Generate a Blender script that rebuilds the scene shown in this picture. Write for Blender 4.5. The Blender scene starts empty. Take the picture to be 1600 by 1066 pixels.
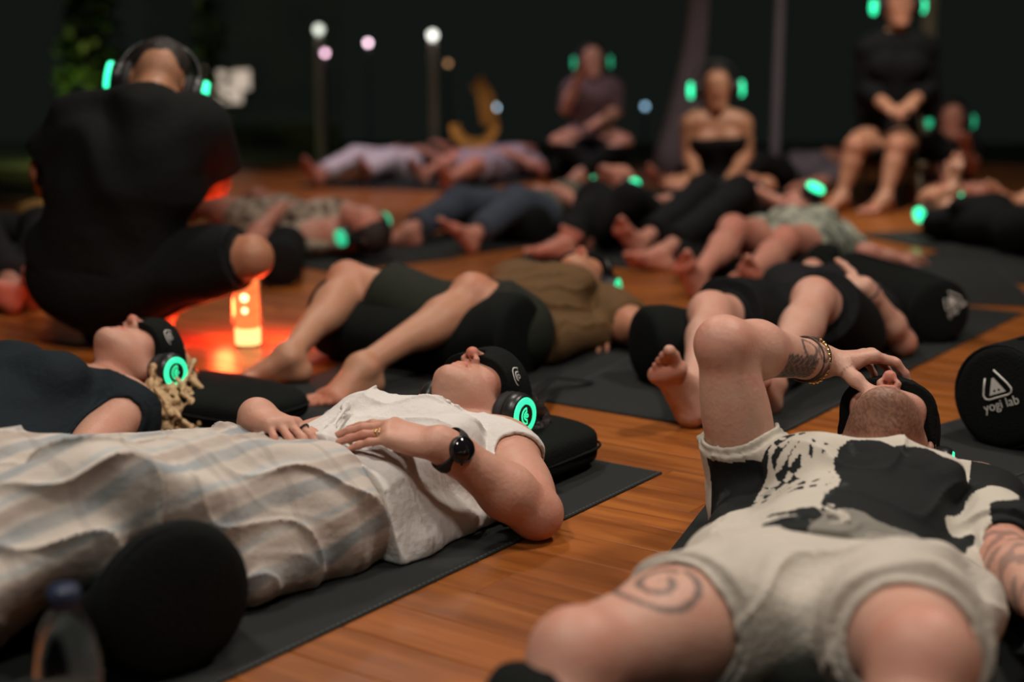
import bpy, math, random
import numpy as np
import openvdb as vdb
from mathutils import Vector, Matrix
from mathutils.bvhtree import BVHTree

C = bpy.context.scene.collection
rng = random.Random(4)
PI = math.pi
def V(*a): return np.array(a, dtype=float)
def nrm(v):
    v = np.array(v, float); n = np.linalg.norm(v)
    return v / n if n > 1e-9 else v

# ------------------------------------------------------------------ camera
CAM_H, PITCH, FOC = 0.83, math.radians(11.18), 50.0
cam = bpy.data.cameras.new('camera')
cam.sensor_width = 36.0; cam.lens = FOC
cam.clip_start = 0.05; cam.clip_end = 200
cam.dof.use_dof = True; cam.dof.focus_distance = 2.62; cam.dof.aperture_fstop = 1.6
co = bpy.data.objects.new('camera', cam); C.objects.link(co)
co.location = (0, 0, CAM_H); co.rotation_euler = (PI / 2 - PITCH, 0, 0)
bpy.context.scene.camera = co

# ------------------------------------------------------------------ world, exposure, lamps
sc = bpy.context.scene
sc.view_settings.view_transform = 'Standard'; sc.view_settings.look = 'None'
sc.view_settings.exposure = 0.10; sc.view_settings.gamma = 1.0
sc.view_settings.use_curve_mapping = False
w = bpy.data.worlds.new('night'); sc.world = w; w.use_nodes = True
w.node_tree.nodes['Background'].inputs[0].default_value = (0.0056, 0.0072, 0.0060, 1)
w.node_tree.nodes['Background'].inputs[1].default_value = 1.0
sc.cycles.max_bounces = 6; sc.cycles.diffuse_bounces = 3; sc.cycles.glossy_bounces = 3
sc.cycles.transmission_bounces = 6; sc.cycles.caustics_reflective = False; sc.cycles.caustics_refractive = False

def downlight(x, y, z, watt, size, blend=0.6, cone=110, col=(1.0, 0.89, 0.79), aim=None):
    l = bpy.data.lights.new('ceiling_downlight', 'SPOT'); l.energy = watt; l.color = col
    l.shadow_soft_size = size; l.spot_size = math.radians(cone); l.spot_blend = blend
    o = bpy.data.objects.new('ceiling_downlight', l); C.objects.link(o); o.location = (x, y, z)
    if aim is not None:
        o.rotation_euler = Vector((aim[0] - x, aim[1] - y, aim[2] - z)).to_track_quat('-Z', 'Y').to_euler()
    return o
downlight(-0.9, 1.6, 2.9, 150, 0.16, aim=(-0.3, 2.2, 0))
downlight(1.6, 2.9, 2.9, 170, 0.16, aim=(0.8, 3.0, 0))
downlight(0.5, 0.6, 2.9, 95, 0.16, aim=(0.5, 1.7, 0))
downlight(-0.4, 4.3, 2.9, 110, 0.16, aim=(-0.2, 4.2, 0))
downlight(1.7, 6.6, 2.9, 160, 0.16, aim=(1.8, 7.7, 0))
downlight(1.9, 7.0, 2.9, 190, 0.12, cone=60, aim=(1.85, 7.7, 0))  # added narrow spot, only to brighten the bare shins at the stool
mo = bpy.data.lights.new('garden_fill', 'SUN'); mo.energy = .11; mo.color = (.75, .95, .85); mo.angle = .02  # added fill sun that lifts the black garden wall and ground, no moon there
moo = bpy.data.objects.new('garden_fill', mo); C.objects.link(moo); moo.rotation_euler = Vector((.25, .80, -.55)).to_track_quat('-Z', 'Y').to_euler()
downlight(-0.9, 7.6, 2.9, 80, 0.16, aim=(-0.6, 7.0, 0), col=(1.0, .86, .8))
downlight(-0.7, 9.1, 2.9, 170, 0.16, cone=75, aim=(-0.7, 9.5, 0), col=(1.0, .80, .88))  # added pinkish spot, only to brighten the white trousers far back

# ------------------------------------------------------------------ pixel -> point on a plane / at a distance (layout helper)
F_ = 1600 * FOC / 36.0
_fw = V(0, math.cos(PITCH), -math.sin(PITCH)); _up = V(0, math.sin(PITCH), math.cos(PITCH)); _C = V(0, 0, CAM_H)
def ray(u, v): return _fw + (u - 800) / F_ * V(1, 0, 0) - (v - 533) / F_ * _up
def at(u, v, z=0.0):
    d = ray(u, v); return _C + d * ((z - CAM_H) / d[2])
def aty(u, v, y):
    d = ray(u, v); return _C + d * (y / d[1])
def reach(u, v, p, L, far=False):
    d = ray(u, v); o = _C - p
    a_, b_, c_ = d @ d, 2 * d @ o, o @ o - L * L
    q = b_ * b_ - 4 * a_ * c_
    if q < 0:
        t = -b_ / (2 * a_); return p + nrm(_C + d * t - p) * L
    t = (-b_ + (1 if far else -1) * math.sqrt(q)) / (2 * a_)
    return _C + d * t
E1 = nrm(V(.575, .818, 0)); E2 = V(E1[1], -E1[0], 0)      # room axes: along the mats, along the floor boards
ANG = math.atan2(E1[1], E1[0])

# ------------------------------------------------------------------ materials
def mat(name, col, rough=.7, noise=.0, nscale=40, bump=0.0, bscale=60, spec=.5, metal=0, sheen=0, emit=None, es=0):
    m = bpy.data.materials.new(name); m.use_nodes = True
    nt = m.node_tree; b = nt.nodes['Principled BSDF']
    b.inputs['Base Color'].default_value = (*col, 1); b.inputs['Roughness'].default_value = rough
    b.inputs['Specular IOR Level'].default_value = spec; b.inputs['Metallic'].default_value = metal
    if sheen: b.inputs['Sheen Weight'].default_value = sheen; b.inputs['Sheen Roughness'].default_value = .6
    if emit: b.inputs['Emission Color'].default_value = (*emit, 1); b.inputs['Emission Strength'].default_value = es
    if noise or bump:
        tc = nt.nodes.new('ShaderNodeTexCoord')
    if noise:
        n = nt.nodes.new('ShaderNodeTexNoise'); n.inputs['Scale'].default_value = nscale; n.inputs['Detail'].default_value = 4
        nt.links.new(tc.outputs['Object'], n.inputs['Vector'])
        mx = nt.nodes.new('ShaderNodeMix'); mx.data_type = 'RGBA'
        mx.inputs[6].default_value = (*[c * (1 - noise) for c in col], 1); mx.inputs[7].default_value = (*[min(1, c * (1 + noise)) for c in col], 1)
        nt.links.new(n.outputs['Fac'], mx.inputs[0]); nt.links.new(mx.outputs[2], b.inputs['Base Color'])
    if bump:
        n2 = nt.nodes.new('ShaderNodeTexNoise'); n2.inputs['Scale'].default_value = bscale; n2.inputs['Detail'].default_value = 3
        nt.links.new(tc.outputs['Object'], n2.inputs['Vector'])
        bp = nt.nodes.new('ShaderNodeBump'); bp.inputs['Strength'].default_value = bump; bp.inputs['Distance'].default_value = .01
        nt.links.new(n2.outputs['Fac'], bp.inputs['Height']); nt.links.new(bp.outputs[0], b.inputs['Normal'])
    return m

def skin(name, col, red=None, ink=(.045, .05, .05)):
    red = red or (col[0] * .95, col[1] * .50, col[2] * .45)
    m = bpy.data.materials.new(name); m.use_nodes = True; nt = m.node_tree; L = nt.links.new
    b = nt.nodes['Principled BSDF']; b.inputs['Roughness'].default_value = .5; b.inputs['Specular IOR Level'].default_value = .4
    b.inputs['Subsurface Weight'].default_value = .12; b.inputs['Subsurface Radius'].default_value = (.012, .005, .003)
    b.inputs['Subsurface Scale'].default_value = 1.0
    tc = nt.nodes.new('ShaderNodeTexCoord')
    n = nt.nodes.new('ShaderNodeTexNoise'); n.inputs['Scale'].default_value = 22; n.inputs['Detail'].default_value = 5
    L(tc.outputs['Object'], n.inputs['Vector'])
    r = nt.nodes.new('ShaderNodeMapRange'); r.inputs[1].default_value = .4; r.inputs[2].default_value = .75; r.inputs[4].default_value = .35
    L(n.outputs['Fac'], r.inputs[0])
    at_ = nt.nodes.new('ShaderNodeAttribute'); at_.attribute_name = 'flush'
    ad = nt.nodes.new('ShaderNodeMath'); ad.use_clamp = True; L(at_.outputs['Fac'], ad.inputs[0]); L(r.outputs[0], ad.inputs[1])
    mx = nt.nodes.new('ShaderNodeMix'); mx.data_type = 'RGBA'; mx.inputs[6].default_value = (*col, 1); mx.inputs[7].default_value = (*red, 1)
    L(ad.outputs[0], mx.inputs[0])
    a3_ = nt.nodes.new('ShaderNodeAttribute'); a3_.attribute_name = 'stubble'; mS = nt.nodes.new('ShaderNodeMix'); mS.data_type = 'RGBA'; mS.inputs[7].default_value = (.10, .044, .022, 1)
    L(mx.outputs[2], mS.inputs[6]); L(a3_.outputs['Fac'], mS.inputs[0]); mx = mS
    ai = nt.nodes.new('ShaderNodeAttribute'); ai.attribute_name = 'ink'
    m2 = nt.nodes.new('ShaderNodeMix'); m2.data_type = 'RGBA'; m2.inputs[7].default_value = (*ink, 1)
    L(mx.outputs[2], m2.inputs[6]); L(ai.outputs['Fac'], m2.inputs[0]); L(m2.outputs[2], b.inputs['Base Color'])
    n2 = nt.nodes.new('ShaderNodeTexNoise'); n2.inputs['Scale'].default_value = 130; n2.inputs['Detail'].default_value = 6
    L(tc.outputs['Object'], n2.inputs['Vector'])
    bp = nt.nodes.new('ShaderNodeBump'); bp.inputs['Strength'].default_value = .24; bp.inputs['Distance'].default_value = .005
    L(n2.outputs['Fac'], bp.inputs['Height']); L(bp.outputs[0], b.inputs['Normal'])
    return m

M = dict(
    black=mat('black_canvas', (.0048, .0062, .0055), .85, .25, 30, .35, 220, .12),
    black2=mat('black_jersey', (.009, .010, .010), .9, .25, 14, .5, 60, .12),
    matgrey=mat('mat_rubber', (.020, .0225, .0215), .85, .25, 300, .4, 500, .18),
    matedge=mat('mat_edge', (.055, .058, .056), .7),
    plastic=mat('black_plastic', (.012, .013, .013), .35),
    soft=mat('black_foam', (.012, .012, .012), .75),
    glow=mat('green_light', (.02, .3, .16), .4, emit=(.035, .86, .36), es=1.35),
    glowfar=mat('green_light_far', (.02, .3, .16), .4, emit=(.03, .80, .36), es=2.6),
    glowdim=mat('green_light_dim', (.02, .3, .16), .4, emit=(.03, .60, .29), es=.9),
    white=mat('white_print', (.75, .75, .72), .6),
    gold=mat('gold', (.8, .55, .22), .25, metal=1),
    darkmetal=mat('dark_metal', (.06, .06, .06), .3, metal=1),
    glassface=mat('watch_glass', (.008, .008, .009), .08),
    cord=mat('brown_cord', (.05, .03, .02), .6),
)
SK = dict(
    fair=skin('skin_fair', (.52, .285, .205)),
    pale=skin('skin_pale', (.54, .315, .235)),
    warm=skin('skin_warm', (.44, .225, .135)),
    tan=skin('skin_tan', (.36, .18, .10)),
    pink=skin('skin_pink', (.52, .24, .17)),
)

# ------------------------------------------------------------------ object helpers
def tag(o, label=None, cat=None, group=None, kind=None):
    if label: o['label'] = label
    if cat: o['category'] = cat
    if group: o['group'] = group
    if kind: o['kind'] = kind
    return o
def empty(name, loc, rz=0.0, label=None, cat=None, group=None):
    o = bpy.data.objects.new(name, None); C.objects.link(o); o.location = loc; o.rotation_euler = (0, 0, rz)
    o.empty_display_size = .05
    return tag(o, label, cat, group)
def link(name, me, m=None, parent=None):
    o = bpy.data.objects.new(name, me); C.objects.link(o)
    if m is not None: me.materials.clear(); me.materials.append(m)
    if parent is not None: o.parent = parent
    return o
def mesh_np(name, v, quads=None, tris=None, smooth=True):
    me = bpy.data.meshes.new(name); v = np.asarray(v, np.float32)
    me.vertices.add(len(v)); me.vertices.foreach_set('co', v.ravel())
    fl, tot = [], []
    if quads is not None and len(quads): fl.append(np.asarray(quads, np.int32).ravel()); tot.append(np.full(len(quads), 4, np.int32))
    if tris is not None and len(tris): fl.append(np.asarray(tris, np.int32).ravel()); tot.append(np.full(len(tris), 3, np.int32))
    fl = np.concatenate(fl); tot = np.concatenate(tot); st = np.concatenate([[0], np.cumsum(tot)[:-1]]).astype(np.int32)
    me.loops.add(len(fl)); me.loops.foreach_set('vertex_index', fl)
    me.polygons.add(len(tot)); me.polygons.foreach_set('loop_start', st)
    if smooth: me.polygons.foreach_set('use_smooth', np.ones(len(tot), bool))
    me.update(calc_edges=True); me.validate(); return me
class MB:
    """collects verts and faces of one part"""
    def __init__(s): s.v = []; s.f = []
    def grid(s, rows, closed_u=True, cap=False):
        n = len(rows[0]); b = len(s.v)
        for r in rows: s.v += [tuple(p) for p in r]
        for i in range(len(rows) - 1):
            for j in range(n if closed_u else n - 1):
                a, c = b + i * n + j, b + i * n + (j + 1) % n
                s.f.append((a, c, c + n, a + n))
        if cap:
            s.f.append(tuple(b + j for j in range(n))[::-1]); s.f.append(tuple(b + (len(rows) - 1) * n + j for j in range(n)))
        return s
    def tube(s, pts, r, n=8, cap=True, flat=None, fw=1.0, fy=1.0):
        pts = [np.array(p, float) for p in pts]; rows = []
        ref = None
        for i, p in enumerate(pts):
            t = nrm(pts[min(i + 1, len(pts) - 1)] - pts[max(i - 1, 0)])
            if ref is None:
                ref = flat if flat is not None else (V(0, 0, 1) if abs(t[2]) < .9 else V(1, 0, 0))
            x = nrm(np.cross(t, ref)); y = nrm(np.cross(x, t))
            if flat is None: ref = y
            rr = r[i] if hasattr(r, '__len__') else r
            rows.append([p + x * rr * fw * math.cos(2 * PI * k / n) + y * rr * fy * math.sin(2 * PI * k / n) for k in range(n)])
        return s.grid(rows, True, cap)
    def lathe(s, prof, n=24, M4=None):
        """prof: (r, z) list"""
        rows = [[V(r * math.cos(2 * PI * k / n), r * math.sin(2 * PI * k / n), z) for k in range(n)] for r, z in prof]
        if M4 is not None: rows = [[np.array(M4 @ Vector(p)) for p in r] for r in rows]
        return s.grid(rows, True, True)
    def box(s, lo, hi, bev=0.0, M4=None):
        (x0, y0, z0), (x1, y1, z1) = lo, hi; b = bev
        rows = [[(x0 + b, y0 + b, z0), (x1 - b, y0 + b, z0), (x1 - b, y1 - b, z0), (x0 + b, y1 - b, z0)],
                [(x0, y0, z0 + b), (x1, y0, z0 + b), (x1, y1, z0 + b), (x0, y1, z0 + b)],
                [(x0, y0, z1 - b), (x1, y0, z1 - b), (x1, y1, z1 - b), (x0, y1, z1 - b)],
                [(x0 + b, y0 + b, z1), (x1 - b, y0 + b, z1), (x1 - b, y1 - b, z1), (x0 + b, y1 - b, z1)]]
        if not b: rows = [rows[0], rows[3]]
        if M4 is not None: rows = [[np.array(M4 @ Vector(p)) for p in r] for r in rows]
        return s.grid(rows, True, True)
    def mesh(s, name, smooth=True):
        me = bpy.data.meshes.new(name); me.from_pydata([tuple(map(float, p)) for p in s.v], [], s.f)
        if smooth: me.polygons.foreach_set('use_smooth', np.ones(len(me.polygons), bool))
        me.update(); return me
    def build(s, name, m, parent=None, smooth=True): return link(name, s.mesh(name, smooth), m, parent)

# ------------------------------------------------------------------ signed-distance bodies: round cones and ellipsoids blended into ONE surface
class Body:
    def __init__(s): s.p = []
    def cone(s, a, b, ra, rb, k=.02, side=None, w=1.0, t='', op=1, flat=False):
        s.p.append(dict(y='c', a=np.array(a, float), b=np.array(b, float), ra=ra, rb=rb, k=k, side=side, w=w, t=t, op=op, flat=flat)); return s
    def ell(s, c, ax, rad, k=.02, t='', op=1):
        s.p.append(dict(y='e', c=np.array(c, float), ax=np.array(ax, float), rad=np.array(rad, float), k=k, t=t, op=op)); return s
    def ball(s, c, r, k=.02, t='', op=1): return s.ell(c, np.eye(3), (r, r, r), k, t, op)
    def chain(s, pts, rs, k=.02, side=None, w=1.0, t=''):
        for i in range(len(pts) - 1): s.cone(pts[i], pts[i + 1], rs[i], rs[i + 1], k, side, w, t)
        return s
BIG = .06
class Grid:
    def __init__(s, prims, h, o, yaw, pad=.04, zmin=None):
        s.h = h; s.o = np.array(o, float); s.yaw = yaw
        c, q = math.cos(yaw), math.sin(yaw); s.R = np.array([[c, q, 0], [-q, c, 0], [0, 0, 1.]])
        lo = np.full(3, 1e9); hi = -lo
        for p in prims:
            if p['op'] < 0: continue
            if p['y'] == 'c':
                for e, r in ((p['a'], p['ra']), (p['b'], p['rb'])):
                    x = s.L(e); rr = r * max(1, p['w']); lo = np.minimum(lo, x - rr); hi = np.maximum(hi, x + rr)
            else:
                x = s.L(p['c']); rr = np.abs((s.R @ p['ax'].T) * p['rad']).max(axis=1) * 1.2; lo = np.minimum(lo, x - rr); hi = np.maximum(hi, x + rr)
        s.lo = lo - pad; s.n = np.ceil((hi + pad - s.lo) / h).astype(int) + 1
        s.X = [(s.lo[i] + h * np.arange(s.n[i])).astype(np.float32) for i in range(3)]
    def L(s, p): return s.R @ (np.asarray(p, float) - s.o)
    def D(s, d): return s.R @ np.asarray(d, float)
    def new(s): return np.full(tuple(s.n), BIG, np.float32)
    def add(s, A, prims, inf=0.0, kk=None):
        for p in prims:
            k = max(p['k'] if kk is None else kk, 1e-4); pad = max(k, 3 * s.h) + inf + .004
            if p['y'] == 'c':
                a, b = s.L(p['a']), s.L(p['b']); m = max(p['ra'], p['rb']) * max(1, p['w']) + pad
                lo, hi = np.minimum(a, b) - m, np.maximum(a, b) + m
            else:
                c = s.L(p['c']); ax = s.D(p['ax'].T).T; e = np.abs(ax.T * p['rad']).max(axis=1) * 1.0
                e = np.sqrt(((ax.T * p['rad']) ** 2).sum(axis=1)); lo, hi = c - e - pad, c + e + pad
            i0 = np.clip(np.floor((lo - s.lo) / s.h).astype(int), 0, s.n); i1 = np.clip(np.ceil((hi - s.lo) / s.h).astype(int) + 1, 0, s.n)
            if (i1 <= i0).any(): continue
            sl = tuple(slice(i0[i], i1[i]) for i in range(3))
            x, y, z = s.X[0][sl[0]][:, None, None], s.X[1][sl[1]][None, :, None], s.X[2][sl[2]][None, None, :]
            if p['y'] == 'c':
                d = (b - a).astype(np.float32); L2 = float(d @ d) + 1e-9
                qx, qy, qz = x - a[0], y - a[1], z - a[2]
                tt = (qx * d[0] + qy * d[1] + qz * d[2]) / L2
                t = np.clip(tt, 0, 1)
                qx, qy, qz = qx - t * d[0], qy - t * d[1], qz - t * d[2]
                q2 = qx * qx + qy * qy + qz * qz
                if p['side'] is not None:
                    sd = s.D(p['side']); qs = qx * sd[0] + qy * sd[1] + qz * sd[2]; q2 = q2 + qs * qs * (1 / p['w'] ** 2 - 1)
                dist = np.sqrt(np.maximum(q2, 0)) - (p['ra'] + t * (p['rb'] - p['ra'])) - inf
                if p['flat']: dist = np.maximum(dist, (tt - 1) * math.sqrt(L2))
            else:
                qx, qy, qz = x - c[0], y - c[1], z - c[2]; k0 = 0; k1 = 0
                for j in range(3):
                    u = qx * ax[j][0] + qy * ax[j][1] + qz * ax[j][2]; r = p['rad'][j] + inf
                    k0 = k0 + (u / r) ** 2; k1 = k1 + (u / (r * r)) ** 2
                k0 = np.sqrt(k0); k1 = np.sqrt(k1) + 1e-6; dist = k0 * (k0 - 1) / k1
                dist = np.where(k0 < .3, -min(p['rad']) * .7, dist)
            dist = dist.astype(np.float32)
            a_ = A[sl]
            if p['op'] > 0:
                hh = np.clip(.5 + .5 * (a_ - dist) / k, 0, 1); A[sl] = a_ + (dist - a_) * hh - k * hh * (1 - hh)
            else:
                e_ = -a_; hh = np.clip(.5 + .5 * (e_ - dist) / k, 0, 1); A[sl] = -(e_ + (dist - e_) * hh - k * hh * (1 - hh))
        return A
    def cut(s, A, p, n):
        p, n = s.L(p), s.D(nrm(n))
        np.maximum(A, ((s.X[0] - p[0]) * n[0])[:, None, None] + ((s.X[1] - p[1]) * n[1])[None, :, None] + ((s.X[2] - p[2]) * n[2])[None, None, :], out=A); return A
    def ruffle(s, A, fn, band=.03):
        m = np.abs(A) < band; i = np.nonzero(m)
        A[m] += fn(s.X[0][i[0]], s.X[1][i[1]], s.X[2][i[2]]).astype(np.float32); return A
    def mesh(s, A, name):
        g = vdb.FloatGrid(BIG); A = np.clip(A, -BIG, BIG); g.copyFromArray(A)
        r = g.convertToPolygons(0.0, 0.0) if False else g.convertToPolygons(isovalue=0.0, adaptivity=0.0)
        pts, tr, qd = r if len(r) == 3 else (r[0], np.zeros((0, 3), int), r[1])
        if len(pts) == 0: return None
        v = pts * s.h + s.lo
        return mesh_np(name, v, qd[:, ::-1] if len(qd) else None, tr[:, ::-1] if len(tr) else None)
def folds(k1, amp, k2=(0, 0, 0), seed=0, sharp=1.0):
    """cloth folds: warped ridges; k = wave vector in the figure's own frame"""
    r = random.Random(seed); ph = [r.uniform(0, 6) for _ in range(8)]
    def f(x, y, z):
        wv = .9 * np.sin(9 * x + 7 * y + ph[0]) + .7 * np.sin(-13 * x + 15 * z + 8 * y + ph[1]) + .5 * np.sin(21 * y - 17 * x + ph[2])
        a = np.sin(k1[0] * x + k1[1] * y + k1[2] * z + 1.5 * wv + ph[3]); a = np.sign(a) * np.abs(a) ** sharp
        b = np.sin(k2[0] * x + k2[1] * y + k2[2] * z + 1.2 * wv + ph[4]) if any(k2) else 0
        g = .5 + .5 * np.sin(5 * x + 8 * y - 6 * z + ph[5])
        return -amp * (a * g + .5 * b)
    return f
def creases(k1, amp, seed=0, p=4, warp=1.3):
    """thin raised ridges, as pulled cloth makes"""
    r = random.Random(seed); ph = [r.uniform(0, 6) for _ in range(8)]
    def f(x, y, z):
        wv = np.sin(7 * x + 9 * y + ph[0]) + .8 * np.sin(-11 * x + 13 * z + 10 * y + ph[1]) + .5 * np.sin(23 * y - 19 * x + 9 * z + ph[2])
        a = 1 - np.abs(np.sin(.5 * (k1[0] * x + k1[1] * y + k1[2] * z) + warp * wv + ph[3])); g = np.clip(.35 + .9 * np.sin(6 * x - 9 * y + 7 * z + ph[4]) * np.sin(8 * x + 5 * y + ph[5]), 0, 1)
        return -amp * a ** p * g
    return f
def attr(me, name, val):
    a = me.attributes.new(name, 'FLOAT', 'POINT'); a.data.foreach_set('value', np.asarray(val, np.float32))
def coords(me):
    v = np.empty(len(me.vertices) * 3, np.float32); me.vertices.foreach_get('co', v); return v.reshape(-1, 3)

# ------------------------------------------------------------------ anatomy
def head(B, c, U, F, s=1.0, beard=False, k=1.0, detail=True):
    U = nrm(U); F = nrm(F - U * (F @ U)); R = np.cross(F, U); ax = np.array([R, F, U])
    def P(r, f, u): return np.asarray(c) + s * (R * r + F * f + U * u)
    t = 'head'
    B.ell(P(0, -.012, .033), ax, s * V(.074, .094, .082), .02, t)
    B.ell(P(0, .03, .04), ax, s * V(.062, .058, .06), .03, t)
    B.ell(P(0, .038, -.028), ax, s * V(.057, .052, .068), .03, t)
    B.ell(P(0, .042, -.07), ax, s * V(.044, .044, .042), .03, t)
    for q in (-1, 1):
        B.cone(P(.056 * q, -.002, -.045), P(.02 * q, .072, -.093), .017 * s, .016 * s, .03, t=t)
        B.ell(P(.043 * q, .056, -.014), ax, s * V(.022, .022, .018), .025, t)
    B.ball(P(0, .08, -.1), .017 * s, .022, t)
    if detail:
        B.cone(P(-.034, .079, .03), P(.034, .079, .03), .012 * s, .012 * s, .02, t=t)
        for q in (-1, 1):
            B.ball(P(.031 * q, .1, .01), .014 * s, .016, t, -1)
            B.ball(P(.031 * q, .077, .011), .0125 * s, .006, t)
            B.ell(P(.077 * q, -.014, .0), ax, s * V(.009, .02, .032), .006, t)
        B.cone(P(0, .086, .022), P(0, .109, -.020), .0085 * s, .0108 * s, .012, t=t)
        B.ball(P(0, .1105, -.023), .0108 * s, .008, t)
        for q in (-1, 1):
            B.ball(P(.0135 * q, .098, -.029), .0088 * s, .007, t)
            B.cone(P(.008 * q, .104, -.045), P(.007 * q, .1, -.026), .0042 * s, .0036 * s, .004, t=t, op=-1)
        for (u, r_, f) in ((-.0565, .0062, .0905), (-.0685, .0072, .0885)):
            B.chain([P(-.023, f - .012, -.062), P(-.009, f + .001, u), P(.009, f + .001, u), P(.023, f - .012, -.062)], [.003 * s, r_ * s, r_ * s, .003 * s], .007, t=t)
        B.chain([P(-.022, .087, -.0625), P(0, .101, -.0622), P(.022, .087, -.0625)], [.0014 * s, .002 * s, .0014 * s], .003, t=t); B.p[-1]['op'] = B.p[-2]['op'] = -1
    return P, R, F, U
FING = [(.0275, .088, (.041, .025, .021), .0086), (.0095, .092, (.045, .028, .022), .0088), (-.0085, .087, (.042, .026, .021), .0084), (-.0255, .079, (.033, .02, .018), .0074)]
def hand(B, wr, D, N, sgn, s=1.0, curl=((15, 20, 12),) * 4, spread=(5, 1, -3, -8), thumb=(.55, .75, -.25), tbend=15, t='hand'):
    """D: wrist->knuckles, N: back of the hand, sgn=+1: thumb on cross(D,N)"""
    D = nrm(D); N = nrm(N - D * (N @ D)); T = np.cross(D, N) * sgn
    def P(d, l, n): return np.asarray(wr) + s * (D * d + T * l + N * n)
    out = []
    for i, (l, d, ph, r) in enumerate(FING):
        kn = P(d, l, .004 - abs(l - .005) * .15)
        B.cone(P(.012, l * .55, 0), kn, .0135 * s, .0105 * s, .014, t=t)
        sp = math.radians(spread[i]); Df = D * math.cos(sp) + T * math.sin(sp); th = 0; p = kn; pts = [kn]
        for j in range(3):
            th += math.radians(curl[i][j]); q = p + s * ph[j] * (Df * math.cos(th) - N * math.sin(th))
            B.cone(p, q, s * (r - .0008 * j), s * (r - .0008 * (j + 1)), .005, t=t); p = q; pts.append(q)
        B.ball(kn + N * .001, .0105 * s, .008, t)
        out.append(pts)
    B.ell(P(.035, .022, -.009), np.array([D, T, N]), s * V(.032, .017, .014), .014, t)
    B.ell(P(.045, -.02, -.008), np.array([D, T, N]), s * V(.035, .014, .012), .014, t)
    b0 = P(.022, .022, -.006); td = nrm(T * thumb[0] + D * thumb[1] + N * thumb[2]); pts = [b0]
    p = b0
    for j, (Ln, r) in enumerate(((.043, .0125), (.033, .0105), (.027, .0092))):
        q = p + td * Ln * s; B.cone(p, q, s * (r + .0012), s * r, .009, t=t); p = q; pts.append(q)
        td = nrm(td + D * math.tan(math.radians(tbend)) * .6 - T * .15)
    out.append(pts); return out
def foot(B, an, D, N, big, s=1.0, t='foot'):
    """D: heel->toes, N: sole->instep, big: unit vector to the big-toe side"""
    D = nrm(D); N = nrm(N - D * (N @ D)); T = np.cross(D, N); T = T if T @ big > 0 else -T
    def P(d, l, n): return np.asarray(an) + s * (D * d + T * l + N * n)
    B.cone(P(0, 0, 0), P(-.026, 0, -.042), .034 * s, .031 * s, .025, t=t)
    B.cone(P(.01, 0, -.008), P(.115, .004, -.05), .034 * s, .02 * s, .025, side=T, w=1.25, t=t)
    B.cone(P(-.02, -.004, -.048), P(.11, -.012, -.056), .026 * s, .018 * s, .02, side=T, w=1.3, t=t)
    B.cone(P(.118, .03, -.053), P(.112, -.032, -.057), .0195 * s, .0155 * s, .02, t=t)
    for q in (-1, 1): B.ball(P(-.002, .031 * q, -.002), .013 * s, .012, t)
    for i, (l, Ln, r) in enumerate(((.031, .058, .0135), (.012, .054, .0095), (-.003, .047, .009), (-.017, .040, .0086), (-.03, .032, .0082))):
        a_ = P(.118 - .006 * i, l, -.054); m = P(.118 - .006 * i + Ln * .6, l * 1.04, -.05); e = P(.118 - .006 * i + Ln, l * 1.05, -.058)
        B.chain([a_, m, e], [r * s, r * .95 * s, r * 1.02 * s], .005, t=t)
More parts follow.
